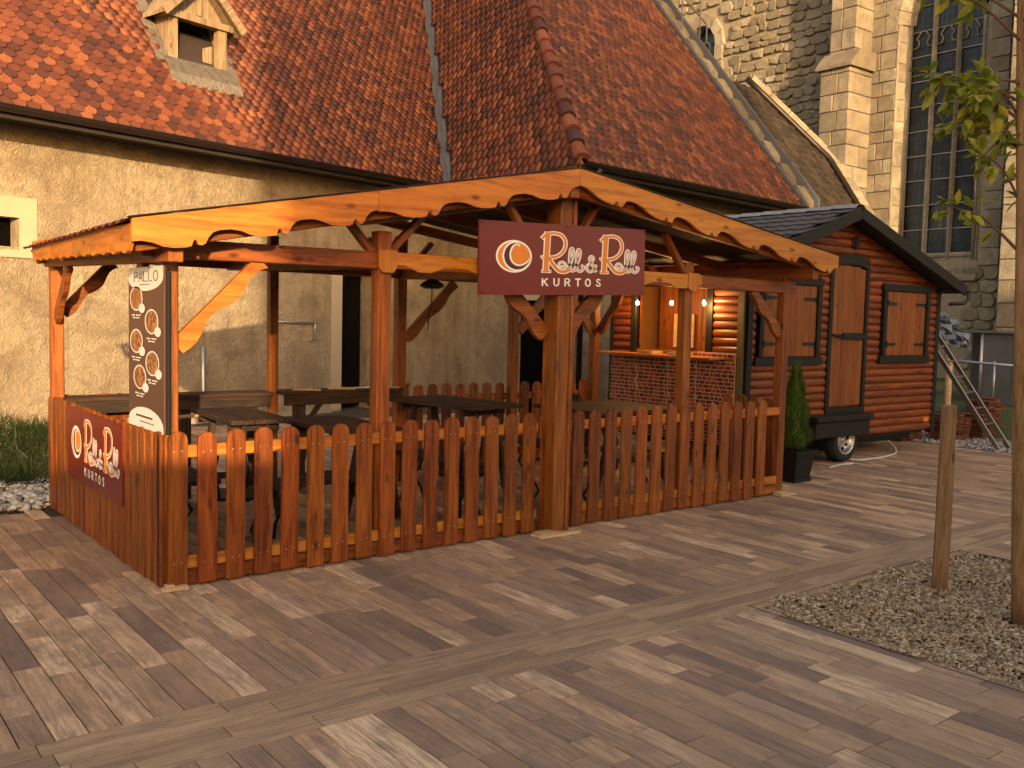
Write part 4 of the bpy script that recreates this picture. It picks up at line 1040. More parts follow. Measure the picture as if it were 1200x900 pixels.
# ------------------------------------------------ signs
def catmull(P, n=6):
    P = [np.array(p, float) for p in P]; Q_ = [2*P[0]-P[1]]+P+[2*P[-1]-P[-2]]; out_ = []
    for i in range(1, len(Q_)-2):
        a, b_, c_, d_ = Q_[i-1:i+3]
        for k in range(n):
            t = k/n; out_.append(.5*((2*b_)+(-a+c_)*t+(2*a-5*b_+4*c_-d_)*t*t+(-a+3*b_-3*c_+d_)*t**3))
    out_.append(P[-1]); return out_
def ribbon(g, pts, wd, fn, lay, smooth=True):
    """pts in art coordinates; fn maps (x,y,layer) to world"""
    Q_ = catmull(pts) if smooth else [np.array(p, float) for p in pts]; n = len(Q_); V = []
    for i, p in enumerate(Q_):
        d = Q_[min(i+1, n-1)]-Q_[max(i-1, 0)]; l = np.linalg.norm(d); d = d/l if l else np.array([1., 0]); nn = np.array([-d[1], d[0]])
        w_ = wd if np.isscalar(wd) else np.interp(i/(n-1), np.linspace(0, 1, len(wd)), wd)
        e = 0
        if i == 0: p = p-d*w_*.3
        if i == n-1: p = p+d*w_*.3
        V += [fn(*(p+nn*w_/2), lay), fn(*(p-nn*w_/2), lay)]
    g.add(V, [(2*i, 2*i+1, 2*i+3, 2*i+2) for i in range(n-1)])
# art drawn in the coordinates of a 967 x 435 board (x right, y down)
def T(x, y): return (x-98, y-(90+(x-98)*.0+((x-98)/967)*78))
RS = [  # (points, width, colour)
 ([(340-0, 175-0)], 0, 0)]
def R_glyph(ox, oy, s=1.0):
    f = lambda P: [(ox+x*s, oy+y*s) for x, y in P]
    return [(f([(14, 8), (9, 120), (4, 236)]), 30*s, 'o', False), (f([(-16, 238), (30, 238)]), 10*s, 'o', False),
            (f([(-14, 34), (6, 14), (50, 4), (92, 14), (116, 52), (108, 104), (72, 142), (20, 156)]), 17*s, 'o', True),
            (f([(-18, 146), (-12, 158), (10, 162), (30, 156)]), 9*s, 'o', True),
            (f([(22, 158), (46, 196), (78, 232), (112, 238), (138, 226)]), 20*s, 'o', True)]
def oll(ox, oy, s=1.0):
    f = lambda P: [(ox+x*s, oy+y*s) for x, y in P]
    sp = [(-4+math.cos(t)*r, -34+math.sin(t)*r*1.1) for t, r in [(a*.75, 5+a*2.5) for a in range(0, 11)]]
    return [(f(sp), 9*s, 'c', True),
            (f([(26, -14), (44, -40), (62, -90), (66, -128), (58, -146), (48, -130), (44, -80), (46, -30), (58, -2), (76, -8)]), 13*s, 'c', True),
            (f([(76, -10), (88, -44), (104, -90), (108, -124), (100, -140), (90, -124), (86, -78), (88, -28), (100, -2), (120, -6), (130, -28), (118, -36)]), 13*s, 'c', True)]
ART = R_glyph(352, 52, 1.0)+oll(450, 286, .98)+R_glyph(698, 52, 1.0)+oll(796, 286, .98)
ART += [([(652, 284), (628, 242), (612, 210), (620, 190), (636, 198), (628, 222), (600, 248), (598, 274), (618, 288), (640, 272), (652, 246)], 11, 'c', True)]
KUR = [('K', 338), ('U', 404), ('R', 468), ('T', 530), ('O', 590), ('S', 656)]
def letter(ch, x, y, h=44):
    w_ = h*.72; L_ = {'K': [[(0, 0), (0, 1)], [(.85, 0), (.05, .52)], [(.3, .42), (.9, 1)]], 'U': [[(0, 0), (0, .62), (.1, .88), (.42, 1), (.74, .88), (.85, .62), (.85, 0)]],
        'R': [[(0, 1), (0, 0), (.5, 0), (.78, .12), (.8, .36), (.5, .52), (.05, .52)], [(.42, .52), (.85, 1)]], 'T': [[(0, 0), (.9, 0)], [(.45, 0), (.45, 1)]],
        'O': [[(.45+.45*math.cos(t*math.pi/8), .5+.5*math.sin(t*math.pi/8)) for t in range(17)]],
        'S': [[(.75, .14), (.5, 0), (.18, .06), (.08, .26), (.3, .44), (.6, .56), (.76, .76), (.6, .95), (.3, 1), (.02, .84)]],
        'P': [[(0, 1), (0, 0), (.5, 0), (.78, .14), (.78, .4), (.5, .54), (.05, .54)]], 'A': [[(0, 1), (.42, 0), (.84, 1)], [(.15, .68), (.7, .68)]], 'L': [[(0, 0), (0, 1), (.75, 1)]]}
    return [[(x+a*w_, y+b_*h) for a, b_ in s] for s in L_[ch]]
def make_sign(name, label, TL, TR, BL, th, nrm, parent_loc):
    TL, TR, BL, nrm = map(Vector, (TL, TR, BL, nrm)); U = TR-TL; D = BL-TL
    t = thing(name, label, 'sign', parent_loc)
    g = G(); a = [TL, TR, TR+D, BL]; b_ = [p-nrm*th for p in a]; g.add([*a, *b_], [(0, 1, 2, 3), (7, 6, 5, 4), (0, 4, 5, 1), (1, 5, 6, 2), (2, 6, 7, 3), (3, 7, 4, 0)])
    bd = g.build('sign_board', MSIGN, t)
    fn = lambda x, y, l: tuple(TL+U*(x/967)+D*(y/435)+nrm*(.0012+l*.0006))
    W_, O_, C_ = G(), G(), G(); lay = 0
    for i, (P, wd, c, sm_) in enumerate(ART):
        e = 9 if c == 'o' else 7
        ribbon(W_, P, wd+e, fn, i*.12, sm_); ribbon(O_ if c == 'o' else C_, P, max(wd-3, 3) if c == 'o' else wd-4.5, fn, 3.4+i*.12, sm_)
    for sx_, sy_ in ((14, 14), (953, 14), (14, 421), (953, 421), (480, 14)):
        gs = G(); gs.add([fn(sx_+6*math.cos(q_*math.pi/5), sy_+6*math.sin(q_*math.pi/5), 1) for q_ in range(10)], [tuple(range(10))]); gs.build('screw', MIRON, bd)
    for ch_, x in KUR:
        for k, s_ in enumerate(letter(ch_, x, 334, 44)): ribbon(W_, s_, 8.5, fn, .2+k*.15, False)
    # swirl emblem
    cx_, cy_ = 182, 205; circ = lambda r, n=40: [(cx_+r*math.cos(2*math.pi*k/n), cy_+r*1.0*math.sin(2*math.pi*k/n)) for k in range(n)]
    def disc(g_, r, lay_):
        P = [fn(x, y, lay_) for x, y in circ(r)]; g_.add(P, [tuple(range(40))])
    disc(W_, 97, .1); disc(O_, 87, .8)
    spiral = [(210, 140), (190, 128), (165, 140), (148, 168), (142, 205), (154, 245), (186, 270), (225, 268), (258, 240), (273, 205)]
    ribbon(W_, spiral, [10, 20, 34, 44, 48, 48, 44, 36, 22, 8], fn, 1.8)
    K_ = G(); ribbon(K_, spiral, [1, 4, 14, 24, 28, 28, 24, 16, 5, 1], fn, 2.6)
    W_.build('white_lettering', MWHITE, bd); tag(O_.build('orange_lettering', MORNG, bd), kind='stuff'); tag(C_.build('pale_lettering', MCREAM, bd), kind='stuff'); K_.build('emblem_swirl', MDBR, bd)
    return t
make_sign('shop_sign', 'large burgundy sign reading Roll & Roll Kurtos on the central post', (2.242, -.185, 2.472), (3.985, -.185, 2.528), (2.256, -.185, 1.918), .02, (0, -1, 0), (3.1, -.17, 2.2))
make_sign('shop_sign', 'smaller burgundy Roll & Roll Kurtos sign on the left picket fence', (-.035, 2.275, .972), (-.035, .750, .966), (-.035, 2.275, .402), .01, (-1, 0, 0), (-.03, 1.5, .7))
# menu banner
mb = thing('menu_banner', 'tall brown menu banner with oval pastry pictures on the left corner post', 'banner', (-.03, .3, 1.5))
by0, by1, bz0, bz1 = .665, -.055, .985, 2.02; XB = -.012
fnb = lambda x, y, l: (XB-.0012-l*.0006, by0+(by1-by0)*x/100, bz1-(bz1-bz0)*y/300)
g = G(); g.box(XB, XB+.012, by1, by0, bz0, bz1); bb = g.build('banner_panel', MBAN, mb)
g = G(); g.add([fnb(0, 0, 1), fnb(100, 0, 1)]+[fnb(50+50*math.cos(t*math.pi/12), 20+24*math.sin(t*math.pi/12), 1) for t in range(13)], [tuple([0, 1]+list(range(2, 15)))]); g.build('white_field', MBANW, bb); g = G()
g.add([fnb(0, 300, 1), fnb(100, 300, 1)]+[fnb(50+50*math.cos(t*math.pi/12), 290-30*math.sin(t*math.pi/12), 1) for t in range(13)], [tuple([0, 1]+list(range(2, 15)))]); g.build('white_field', MBANW, bb)
g = G(); x = 18
for c in 'PALLO':
    for k, s_ in enumerate(letter(c, x, 8, 18)): ribbon(g, [(a, b_) for a, b_ in s_], 2.2, fnb, 2+k*.2, False)
    x += 14
for k in range(4): ribbon(g, [(36+k*7, 32), (40+k*7, 32)], 2, fnb, 2, False)
for k in range(6): ribbon(g, [(24+k*8, 278), (29+k*8, 278)], 4, fnb, 2, False)
for k in range(5): ribbon(g, [(36+k*8, 288), (41+k*8, 288)], 2.4, fnb, 2, False)
tag(g.build('banner_print', MDBR, bb), kind='stuff')
MPAS = N('pastry_picture'); _v = MPAS.coords((1, 1, 1), MPAS.rand()); MPAS = MPAS.done(MPAS.ramp(MPAS.noise(_v, 16, 4, .6, 1.5), [(.35, (.05, .018, .008)), (.5, (.25, .09, .03)), (.65, (.42, .20, .08))]), .5)
for (cx_, cy_) in ((24, 58), (68, 100), (24, 138), (70, 176), (34, 205)):
    g = G(); g.add([fnb(cx_+19*math.cos(t*math.pi/12), cy_+23*math.sin(t*math.pi/12), 1) for t in range(24)], [tuple(range(24))]); g.add([fnb(cx_+17+9*math.cos(t*math.pi/8), cy_+18+9*math.sin(t*math.pi/8), 2) for t in range(16)], [tuple(range(16))])
    for k, (w0, dy) in enumerate(((26, 31), (18, 36))): ribbon(g, [(cx_-w0/2, cy_+dy), (cx_-w0/6, cy_+dy)], 2.4, fnb, 1, False); ribbon(g, [(cx_, cy_+dy), (cx_+w0/2, cy_+dy)], 2.0, fnb, 1, False)
    g.build('picture_ring', MBANW, bb)
    g = G(); g.add([fnb(cx_+16.5*math.cos(t*math.pi/12), cy_+20.5*math.sin(t*math.pi/12), 1.6) for t in range(24)], [tuple(range(24))]); g.build('pastry_picture', MPAS, bb)
beam('banner_backing', (.0+.02, by1+.02, bz1-.02), (.0+.02, by1+.02, bz0), .03, .03, MB, mb, upv=(1, 0, 0))

# ================================================================ HUT ON WHEELS
YH, XL, XR, XP = 1.1, 7.02, 11.32, 8.82
hut = thing('wooden_trailer_hut', 'brown log clad trailer hut with dark gabled roof and serving hatch', 'hut', (9.1, 2.2, 0))
def hz(x): return 3.14-(XP-x)*.355 if x < XP else 3.14-(x-XP)*.325   # underside of the gable
ZB = .30
# gable backing wall
g = G(); P = [(XL, ZB), (XR, ZB), (XR, hz(XR)), (XP, hz(XP)), (XL, hz(XL))]; g.prism(P, (0, YH, 0), (1, 0, 0), (0, 0, 1), (0, .05, 0)); hw = g.build('front_wall', PW['logx'], hut)
def log_mesh(Ln, axis):
    K = 6; V = []; 
    for s in (-.5, .5):
        for k in range(K+1):
            a = -math.pi/2+math.pi*k/K; o_ = (math.cos(a)*.036, math.sin(a)*.050)
            V.append((s*Ln, -o_[0], o_[1]) if axis == 0 else (-o_[0], s*Ln, o_[1]))
    F = [(k, k+1, K+2+k, K+1+k) for k in range(K)]+[tuple(range(K, -1, -1)), tuple(range(K+1, 2*K+2))]
    return mkmesh('log', V, F, PW['logx'] if axis == 0 else PW['logy'], False)
def logx(x0, x1, z):
    if x1-x0 > .05: inst('log', log_mesh(x1-x0, 0), hw, ((x0+x1)/2, YH, z))
z = ZB+.05; 
while z < 3.05:
    a, b_ = XL+.07, XR-.07
    if z+.05 > hz(XL): a = max(a, XP-(3.14-z-.05)/.355)
    if z+.05 > hz(XR): b_ = min(b_, XP+(3.14-z-.05)/.325)
    cuts = []
    if .60 < z < 2.62: cuts.append((8.60, 9.47))
    if 1.25 < z < 2.33: cuts.append((9.80, 11.02))
    if 1.25 < z < 2.33: cuts.append((7.16, 8.43))
    segs_ = [(a, b_)]
    for c in cuts: segs_ = [q for s_ in segs_ for q in ((s_[0], min(s_[1], c[0])), (max(s_[0], c[1]), s_[1])) if q[1]-q[0] > .04]
    for s_ in segs_: logx(*s_, z)
    z += .0985
# corner boards
box('corner_board', XL-.015, XL+.075, YH-.045, YH+.04, ZB, hz(XL)-.02, MB, hut); box('corner_board', XR-.075, XR+.02, YH-.045, YH+.04, ZB-.05, hz(XR)-.02, MB, hut)
box('corner_board', XL-.045, XL-.015, YH+.0, YH+.09, ZB, 2.42, plain('olive_trim', (.10, .075, .03), .6), hut)
# door
dr = G(); 
for k in range(6):
    x0 = 8.675+k*.1225; top = 2.52 if k in (1, 2, 3, 4) else 2.49
    for (za, zb) in ((.72, 1.60), (1.64, top)): box('door_plank', x0+.002, x0+.1205, YH-.03, YH+.01, za, zb, PW['door'], hw, b=.004)
for (x0, x1, z0, z1) in ((8.60, 8.672, .60, 2.50), (9.412, 9.475, .60, 2.50)): box('door_frame', x0, x1, YH-.055, YH+.01, z0, z1, MB, hw)
g = G(); P = [(8.60, 2.50), (8.64, 2.60), (8.80, 2.66), (9.05, 2.675), (9.27, 2.66), (9.42, 2.60), (9.475, 2.50), (9.40, 2.50), (9.30, 2.53), (9.05, 2.545), (8.80, 2.53), (8.68, 2.50)]; g.prism(P, (0, YH-.055, 0), (1, 0, 0), (0, 0, 1), (0, .06, 0)); g.build('door_arch', MB, hw)
box('threshold', 8.60, 9.475, YH-.06, YH+.01, .60, .70, MB, hw); box('hinge_bar', 8.93, 9.42, YH-.062, YH-.035, 1.58, 1.665, MB, hw)
g = G().tube([(8.68, YH-.06, 1.64), (8.80, YH-.07, 1.61), (8.93, YH-.06, 1.62)], .014, 6); g.build('door_handle', MB, hw)
box('gable_vent', 9.09, 9.15, YH-.075, YH-.03, 2.74, 2.90, MB, hut); box('vent_plate', 9.05, 9.19, YH-.055, YH-.035, 2.76, 2.88, MB, hut)
# shuttered windows
def shutter(x0, x1, z0, z1, n, nm):
    w0 = G(); f = .075
    fr_ = box('window_frame', x0+f+.002, x1-f-.002, YH-.01, YH+.012, z0, z1, MDARK, hw, b=0)
    for a, b_, c_, d_ in ((x0, x0+f, z0+.06, z1), (x1-f, x1, z0+.06, z1), (x0-.03, x1+.03, z1, z1+.09), (x0-.06, x1+.06, z0-.04, z0+.06)): box('frame_bar', a, b_, YH-.075, YH-.0, c_, d_, MB, fr_)
    pw = (x1-x0-2*f)/n
    for k in range(n): box('shutter_plank', x0+f+k*pw+.002, x0+f+(k+1)*pw-.002, YH-.045, YH-.012, z0+.065, z1-.005, PW['door'], fr_, b=.004)
    for s, xx in ((1, x0+f), (-1, x1-f)):
        for zz in (z0+.22, z1-.17):
            g = G(); g.box(min(xx, xx+s*.26), max(xx, xx+s*.26), YH-.056, YH-.045, zz-.018, zz+.018); g.box(xx-.02, xx+.02, YH-.085, YH-.05, zz-.04, zz+.04); g.build('strap_hinge', MIRON, fr_)
shutter(9.83, 11.0, 1.30, 2.24, 8, ''); shutter(7.19, 8.40, 1.30, 2.24, 8, '')
# left (hatch) wall X = XL, y from YH to 3.3
YE = 3.32; OY0, OY1, OZ0, OZ1 = 1.665, 2.84, 1.40, 2.26
g = G()
for (y0, y1, z0, z1) in ((YH+.05, OY0, ZB, 2.46), (OY1, YE, ZB, 2.46), (OY0, OY1, ZB, OZ0), (OY0, OY1, OZ1, 2.46)): g.box(XL, XL+.05, y0, y1, z0, z1)
hs = g.build('side_wall', PW['logy'], hut)
z = ZB+.05
while z < 2.46:
    for (y0, y1) in (((YH+.10, OY0-.1), (OY1+.09, YE-.06)) if OZ0-.05 < z < OZ1+.03 else ((YH+.10, YE-.06),)):
        inst('log', log_mesh(y1-y0, 1), hs, (XL, (y0+y1)/2, z))
    z += .0985
box('corner_board', XL-.045, XL+.02, YE-.06, YE, ZB, 2.44, MB, hut)
for (y0, y1, z0, z1) in ((OY0-.1, OY0, OZ0-.05, OZ1+.06), (OY1, OY1+.09, OZ0-.05, OZ1+.06), (OY0-.1, OY1+.09, OZ1+.062, OZ1+.14)): box('hatch_frame', XL-.05, XL+.03, y0, y1, z0, z1, MB, hs)
# inside the hatch
g = G(); g.box(8.3, 8.35, YH+.1, YE-.05, ZB, 2.6); g.box(XL+.05, 8.3, YH+.1, YH+.15, ZB, 2.6); g.box(XL+.05, 8.3, YE-.1, YE-.05, ZB, 2.6); g.box(XL+.05, 8.3, YH+.15, YE-.1, 2.44, 2.48); g.box(XL+.05, 8.3, YH+.15, YE-.1, ZB, ZB+.04)
g.build('inner_walls', MWARMIN, hut)
for k in range(10): box('hatch_plank', 7.55, 7.575, OY0-.2+k*.15, OY0-.2+k*.15+.145, 1.30, 2.30, PW['door'], hs, b=.004)
box('hatch_board', 7.50, 7.53, 2.32, 2.66, 1.42, 1.86, PW['pale'], hs)
box('hatch_sill', XL-.03, XL+.4, OY0, OY1, OZ0-.06, OZ0-.01, PW['beamy'], hs)
# counter with printed brick sheets
ct = thing('serving_counter', 'serving counter with pale wooden shelf above brick patterned panels', 'counter', (6.9, 2.2, 0))
bx = 6.965
for (y0, y1, zt) in ((1.19, 1.77, 1.40), (1.78, 2.23, 1.31), (2.24, 2.78, 1.31), (2.79, 3.27, 1.31)):
    pnl = box('brick_panel', bx, bx+.012, y0+.002, y1-.002, .30, zt, MJOINT, ct, b=0)
    g = G(); zz = .31; r_ = 0
    while zz+.038 < zt:
        y = y0+.006-(rnd.random()*.08)
        while y < y1-.02:
            l = rnd.choice((.075, .09, .1, .05)); ya, yb = max(y, y0+.008), min(y+l, y1-.008)
            if yb-ya > .015: g.box(bx-.004, bx, ya, yb, zz, zz+.037)
            y += l+.013
        zz += .047; r_ += 1
    o = g.build('bricks', MBRK, pnl); o['kind'] = 'stuff'
for k in range(4): box('shelf_plank', 6.66+k*.078, 6.66+(k+1)*.078-.003, 1.32, 3.45-(0 if k else .0), 1.318, 1.348, PW['fasciay'], ct)
pass
for k, (y, l_) in enumerate(((2.4, 'shallow pale wooden tray near the middle of the serving shelf'), (1.9, 'small pale wooden tray near the right of the serving shelf'))):
    t = thing('wooden_tray', l_, 'tray', (6.8, y, 1.35)); box('tray_base', 6.70, 6.90, y-.12, y+.12, 1.349, 1.358, PW['pale'], t)
    for (a, b_, c_, d_) in ((6.70, 6.71, y-.12, y+.12), (6.89, 6.90, y-.12, y+.12), (6.71, 6.89, y-.12, y-.11), (6.71, 6.89, y+.11, y+.12)): box('tray_rim', a, b_, c_, d_, 1.358, 1.385, PW['pale'], t, b=0)
# bulbs
for k, (y, lb_) in enumerate(((2.73, 'leftmost glowing filament bulb above the serving hatch'), (2.14, 'middle glowing filament bulb above the serving hatch'), (1.62, 'rightmost glowing filament bulb above the serving hatch'))):
    t = thing('hanging_bulb', lb_, 'light bulb', (6.88, y, 1.98), 'bulbs above the serving hatch')
    g = G(); pts = [(6.88, y, 2.015), (6.88, y, 2.0), (6.88, y, 1.985), (6.88, y, 1.965), (6.88, y, 1.955)]; g.tube(pts, [.009, .016, .021, .016, .004], 10); g.build('bulb_glass', MBULB, t, smooth=True)
    g = G().tube([(6.88, y, 2.015), (6.88, y, 2.045)], .011, 8); g.build('bulb_socket', MB, t); g = G().tube([(6.88, y, 2.045), (6.88, y, 2.2)], .003, 5); g.build('bulb_cord', MB, t)
    pl_ = bpy.data.lights.new('bulb_light', 'POINT'); pl_.energy = 4.5; pl_.color = (1, .52, .17); pl_.shadow_soft_size = .03; po = bpy.data.objects.new('bulb_light', pl_); link(po, t, (6.83, y, 1.935))
# roof of hut
ER = [(XP, 3.235), (11.52, 3.235-(11.52-XP)*.318)]; ELf = [(6.62, 3.235-(XP-6.62)*.353), (XP, 3.235)]
YF, YB = .82, 3.7
hr = None
for (x0, z0), (x1, z1), nm in ((ELf[0], ELf[1], 'l'), (ER[0], ER[1], 'r')):
    g = G(); g.add([(x0, YF, z0-.05), (x1, YF, z1-.05), (x1, YB, z1-.05), (x0, YB, z0-.05), (x0, YF, z0-.02), (x1, YF, z1-.02), (x1, YB, z1-.02), (x0, YB, z0-.02)], [(0, 1, 2, 3), (7, 6, 5, 4), (0, 4, 5, 1), (2, 6, 7, 3), (0, 3, 7, 4), (1, 5, 6, 2)])
    o = g.build('roof', plain('hut_roof_deck', (.03, .025, .02), .8), hut)
    if nm == 'l': hr = o
beam('bargeboard', (6.60, YF-.015, ELf[0][1]-.085), (XP-.002, YF-.015, 3.235-.075), .03, .145, MB, hut, b=.004); beam('bargeboard', (XP+.002, YF-.015, 3.235-.075), (11.54, YF-.015, ER[1][1]-.085), .03, .145, MB, hut, b=.004)
hV_, hF_ = tile_geo(.21, .34, .012, 5)
hm = mkmesh('roof_tile', hV_, hF_, MHUTT)
ey = np.array([1, 0, .353]); ey /= np.linalg.norm(ey); ex = np.array([0, -1., 0]); ez = np.cross(ex, ey)
row = 0; xx = 6.62
while xx < XP-.12:
    y = YF+.1+(.105 if row % 2 else 0)
    while y < YB:
        a = .06; yy = ey*math.cos(a)-ez*math.sin(a); p = np.array([xx, y, 3.235-(XP-xx)*.353])+ez*.012
        if xx > 7.0: place('roof_tile', hm, hr, Mx(p, ex, yy, np.cross(ex, yy)))
        y += .21
    xx += .235; row += 1
for k in range(8):
    y = YF+k*.36; g = G(); V = []
    for yy in (y, y+.37):
        for a, h in ((-.12, -.03), (-.06, .015), (0, .03), (.06, .017), (.12, -.028)): V.append((XP+a, yy, 3.245+h+(0 if yy == y else .012)))
    g.add(V, [(i, i+1, i+6, i+5) for i in range(4)]); g.build('ridge_cap', plain('ridge_metal', (.30, .25, .21), .35, .5), hut)
# side gutter at right
g = G().tube([(11.56, YF-.05, ER[1][1]-.08), (11.56, YF-.05, ER[1][1]-.20), (11.50, YF-.02, ER[1][1]-.26), (11.32, YF+.1, ER[1][1]-.28)], .025, 8); g.build('gutter_pipe', MBR, hut, smooth=True)
g = G().tube([(11.56, YF, ER[1][1]-.07), (11.56, YB, ER[1][1]-.07)], .05, 8); g.build('gutter', MBR, hut, smooth=True)
# right wall, back wall, floor, chassis
g = G(); g.box(XR-.05, XR, YH+.05, YE, ZB, 2.34); g.box(XL+.05, XR-.05, YE-.05, YE, ZB, 2.4); g.build('side_wall', PW['logy'], hut)
g = G(); g.box(XL+.1, XR-.1, YH+.08, YE-.08, ZB-.06, ZB-.002); g.box(XL+.2, XR-.1, YH+.25, YH+.32, ZB-.16, ZB-.06); g.box(XL+.2, XR-.1, YE-.4, YE-.33, ZB-.16, ZB-.06); g.build('chassis', MB, hut)
sb = box('wheel_box', 8.12, 9.30, .84, YH-.062, .36, .56, MB, hut, b=.01); box('box_lid', 8.09, 9.33, .80, YH-.062, .562, .63, MB, hut, b=.008)
box('marker_light', 11.02, 11.16, YH-.05, YH-.037, .415, .475, MORLENS, hut, b=.004)
wc = Vector((8.93, .94, .285))
def wheel(x, y):
    g = G(); K = 28; prof = [(-.085, .19), (-.09, .25), (-.07, .285), (.07, .285), (.09, .25), (.085, .19)]; V = []
    for k in range(K):
        a = 2*math.pi*k/K
        for (o_, r_) in prof: V.append((x+r_*math.cos(a), y+o_, .287+r_*math.sin(a)))
    m_ = len(prof); F = [(k*m_+j, k*m_+j+1, ((k+1) % K)*m_+j+1, ((k+1) % K)*m_+j) for k in range(K) for j in range(m_-1)]
    g.add(V, F); wh = g.build('wheel', MRUB, hut, smooth=True)
    g = G(); V = []; prof = [(-.088, .192), (-.098, .18), (-.082, .165), (-.03, .155), (-.015, .10), (-.05, .06), (-.06, .0)]; m_ = len(prof)
    for k in range(K):
        a = 2*math.pi*k/K
        for (o_, r_) in prof: V.append((x+r_*math.cos(a), y+o_, .287+r_*math.sin(a)))
    g.add(V, [(k*m_+j, k*m_+j+1, ((k+1) % K)*m_+j+1, ((k+1) % K)*m_+j) for k in range(K) for j in range(m_-1)]); g.build('rim', MRIM, wh, smooth=True)
    for k in range(8):
        a = 2*math.pi*k/8+.2; g = G(); g.tube([(x+.122*math.cos(a), y-.034, .287+.122*math.sin(a)), (x+.122*math.cos(a), y-.026, .287+.122*math.sin(a))], .024, 8); g.build('rim_hole', MDARK, wh)
    for k in range(5):
        a = 2*math.pi*k/5; g = G(); g.tube([(x+.05*math.cos(a), y-.075, .287+.05*math.sin(a)), (x+.05*math.cos(a), y-.05, .287+.05*math.sin(a))], .01, 6); g.build('wheel_nut', MRIM, wh)
wheel(8.98, 1.06); wheel(8.98, 2.9)
hs_ = thing('white_hose', 'thin pale hose curling on the paving under the hut', 'hose', (9.8, 1, 0))
g = G().tube([tuple(p) for p in [np.array([*q, .018]) for q in catmull([(8.25, .72), (8.6, .80), (8.83, .78), (8.95, .86)], 5)]], .014, 6); g.build('hose_length', MHOSE, hs_, smooth=True)
P3 = catmull([(9.3, 1.35, .02), (9.15, .95, .02), (9.6, .88, .02), (10.15, .98, .02), (10.5, 1.15, .03), (10.65, 1.35, .12), (10.5, 1.55, .26), (10.2, 1.6, .24)], 6)
g = G().tube([tuple(p) for p in P3], .016, 6); g.build('hose_length', MHOSE, hs_, smooth=True)

# ================================================================ FURNITURE INSIDE THE STALL
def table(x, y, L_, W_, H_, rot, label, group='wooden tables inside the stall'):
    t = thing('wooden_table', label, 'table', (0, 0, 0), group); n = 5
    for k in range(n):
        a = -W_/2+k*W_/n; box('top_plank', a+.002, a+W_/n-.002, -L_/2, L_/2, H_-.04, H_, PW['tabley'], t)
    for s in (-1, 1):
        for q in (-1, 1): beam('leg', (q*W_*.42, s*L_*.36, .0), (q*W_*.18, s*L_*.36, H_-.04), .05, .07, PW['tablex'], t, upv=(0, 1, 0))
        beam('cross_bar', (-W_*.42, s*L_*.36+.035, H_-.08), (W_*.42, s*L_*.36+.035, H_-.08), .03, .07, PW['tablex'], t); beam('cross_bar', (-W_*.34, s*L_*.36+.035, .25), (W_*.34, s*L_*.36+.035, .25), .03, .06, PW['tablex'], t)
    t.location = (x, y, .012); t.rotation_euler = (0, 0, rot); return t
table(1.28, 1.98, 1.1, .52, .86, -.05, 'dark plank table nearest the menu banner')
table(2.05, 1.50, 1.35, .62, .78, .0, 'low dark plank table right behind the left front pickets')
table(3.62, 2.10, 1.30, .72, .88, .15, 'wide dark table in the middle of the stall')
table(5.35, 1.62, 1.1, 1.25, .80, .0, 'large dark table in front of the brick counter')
def bench(x, y, L_, rot, label):
    t = thing('wooden_bench', label, 'bench', (0, 0, 0), 'wooden benches inside the stall')
    for k in range(2): box('seat_plank', -.15+k*.152, -.15+k*.152+.148, -L_/2, L_/2, .43, .47, PW['tabley'], t)
    for s in (-1, 1):
        g = G()
        for q in (-1, 1): g.tube([(q*.13, s*L_*.38, 0), (q*.10, s*L_*.38, .12), (q*.02, s*L_*.38, .22), (q*.10, s*L_*.38, .34), (q*.13, s*L_*.38, .43)], .013, 6)
        g.build('iron_leg', MIRON, t, smooth=True)
    t.location = (x, y, .012); t.rotation_euler = (0, 0, rot)
bench(.62, 1.7, 1.3, 0, 'dark bench along the left picket fence'); bench(2.85, 1.2, 1.2, 0, 'dark bench left of the central post'); bench(4.35, 1.5, 1.2, 0, 'dark bench right of the central post'); bench(1.5, .75, 1.0, math.pi/2, 'dark bench just behind the left front pickets')
def chair(x, y, rot, label):
    t = thing('metal_chair', label, 'chair', (0, 0, 0), 'black wrought iron chairs inside the stall'); g = G()
    g.bevbox(-.2, .2, -.2, .2, .43, .455, .01); g.build('seat', MIRON, t)
    for a in (-1, 1):
        for b_ in (-1, 1):
            g = G().tube([(a*.18, b_*.18, .43), (a*.20, b_*.21, .28), (a*.15, b_*.16, .14), (a*.21, b_*.22, .0)], .012, 6); g.build('leg', MIRON, t, smooth=True)
    g = G().tube([(-.19, .19, .45), (-.21, .23, .7), (-.12, .25, .84), (.12, .25, .84), (.21, .23, .7), (.19, .19, .45)], .013, 6)
    for k in (-.08, 0, .08): g.tube([(k, .19, .45), (k*1.4, .23, .65), (k, .25, .84)], .009, 5)
    g.build('backrest', MIRON, t, smooth=True)
    t.location = (x, y, .012); t.rotation_euler = (0, 0, rot)
chair(.65, .55, 2.8, 'black iron chair behind the corner pickets'); chair(2.6, .5, 3.3, 'black iron chair between second and central posts'); chair(3.8, .6, 2.9, 'black iron chair just right of the central post'); chair(5.2, .55, 3.2, 'black iron chair near the right front post'); chair(5.9, 2.4, 1.2, 'black iron chair beside the serving counter')
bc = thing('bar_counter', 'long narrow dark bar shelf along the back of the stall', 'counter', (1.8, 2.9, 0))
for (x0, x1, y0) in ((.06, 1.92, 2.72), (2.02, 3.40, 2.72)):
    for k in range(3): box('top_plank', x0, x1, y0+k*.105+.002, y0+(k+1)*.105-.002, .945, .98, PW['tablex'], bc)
    box('apron', x0+.02, x1-.02, 2.725, 2.75, .84, .943, PW['tablex'], bc)
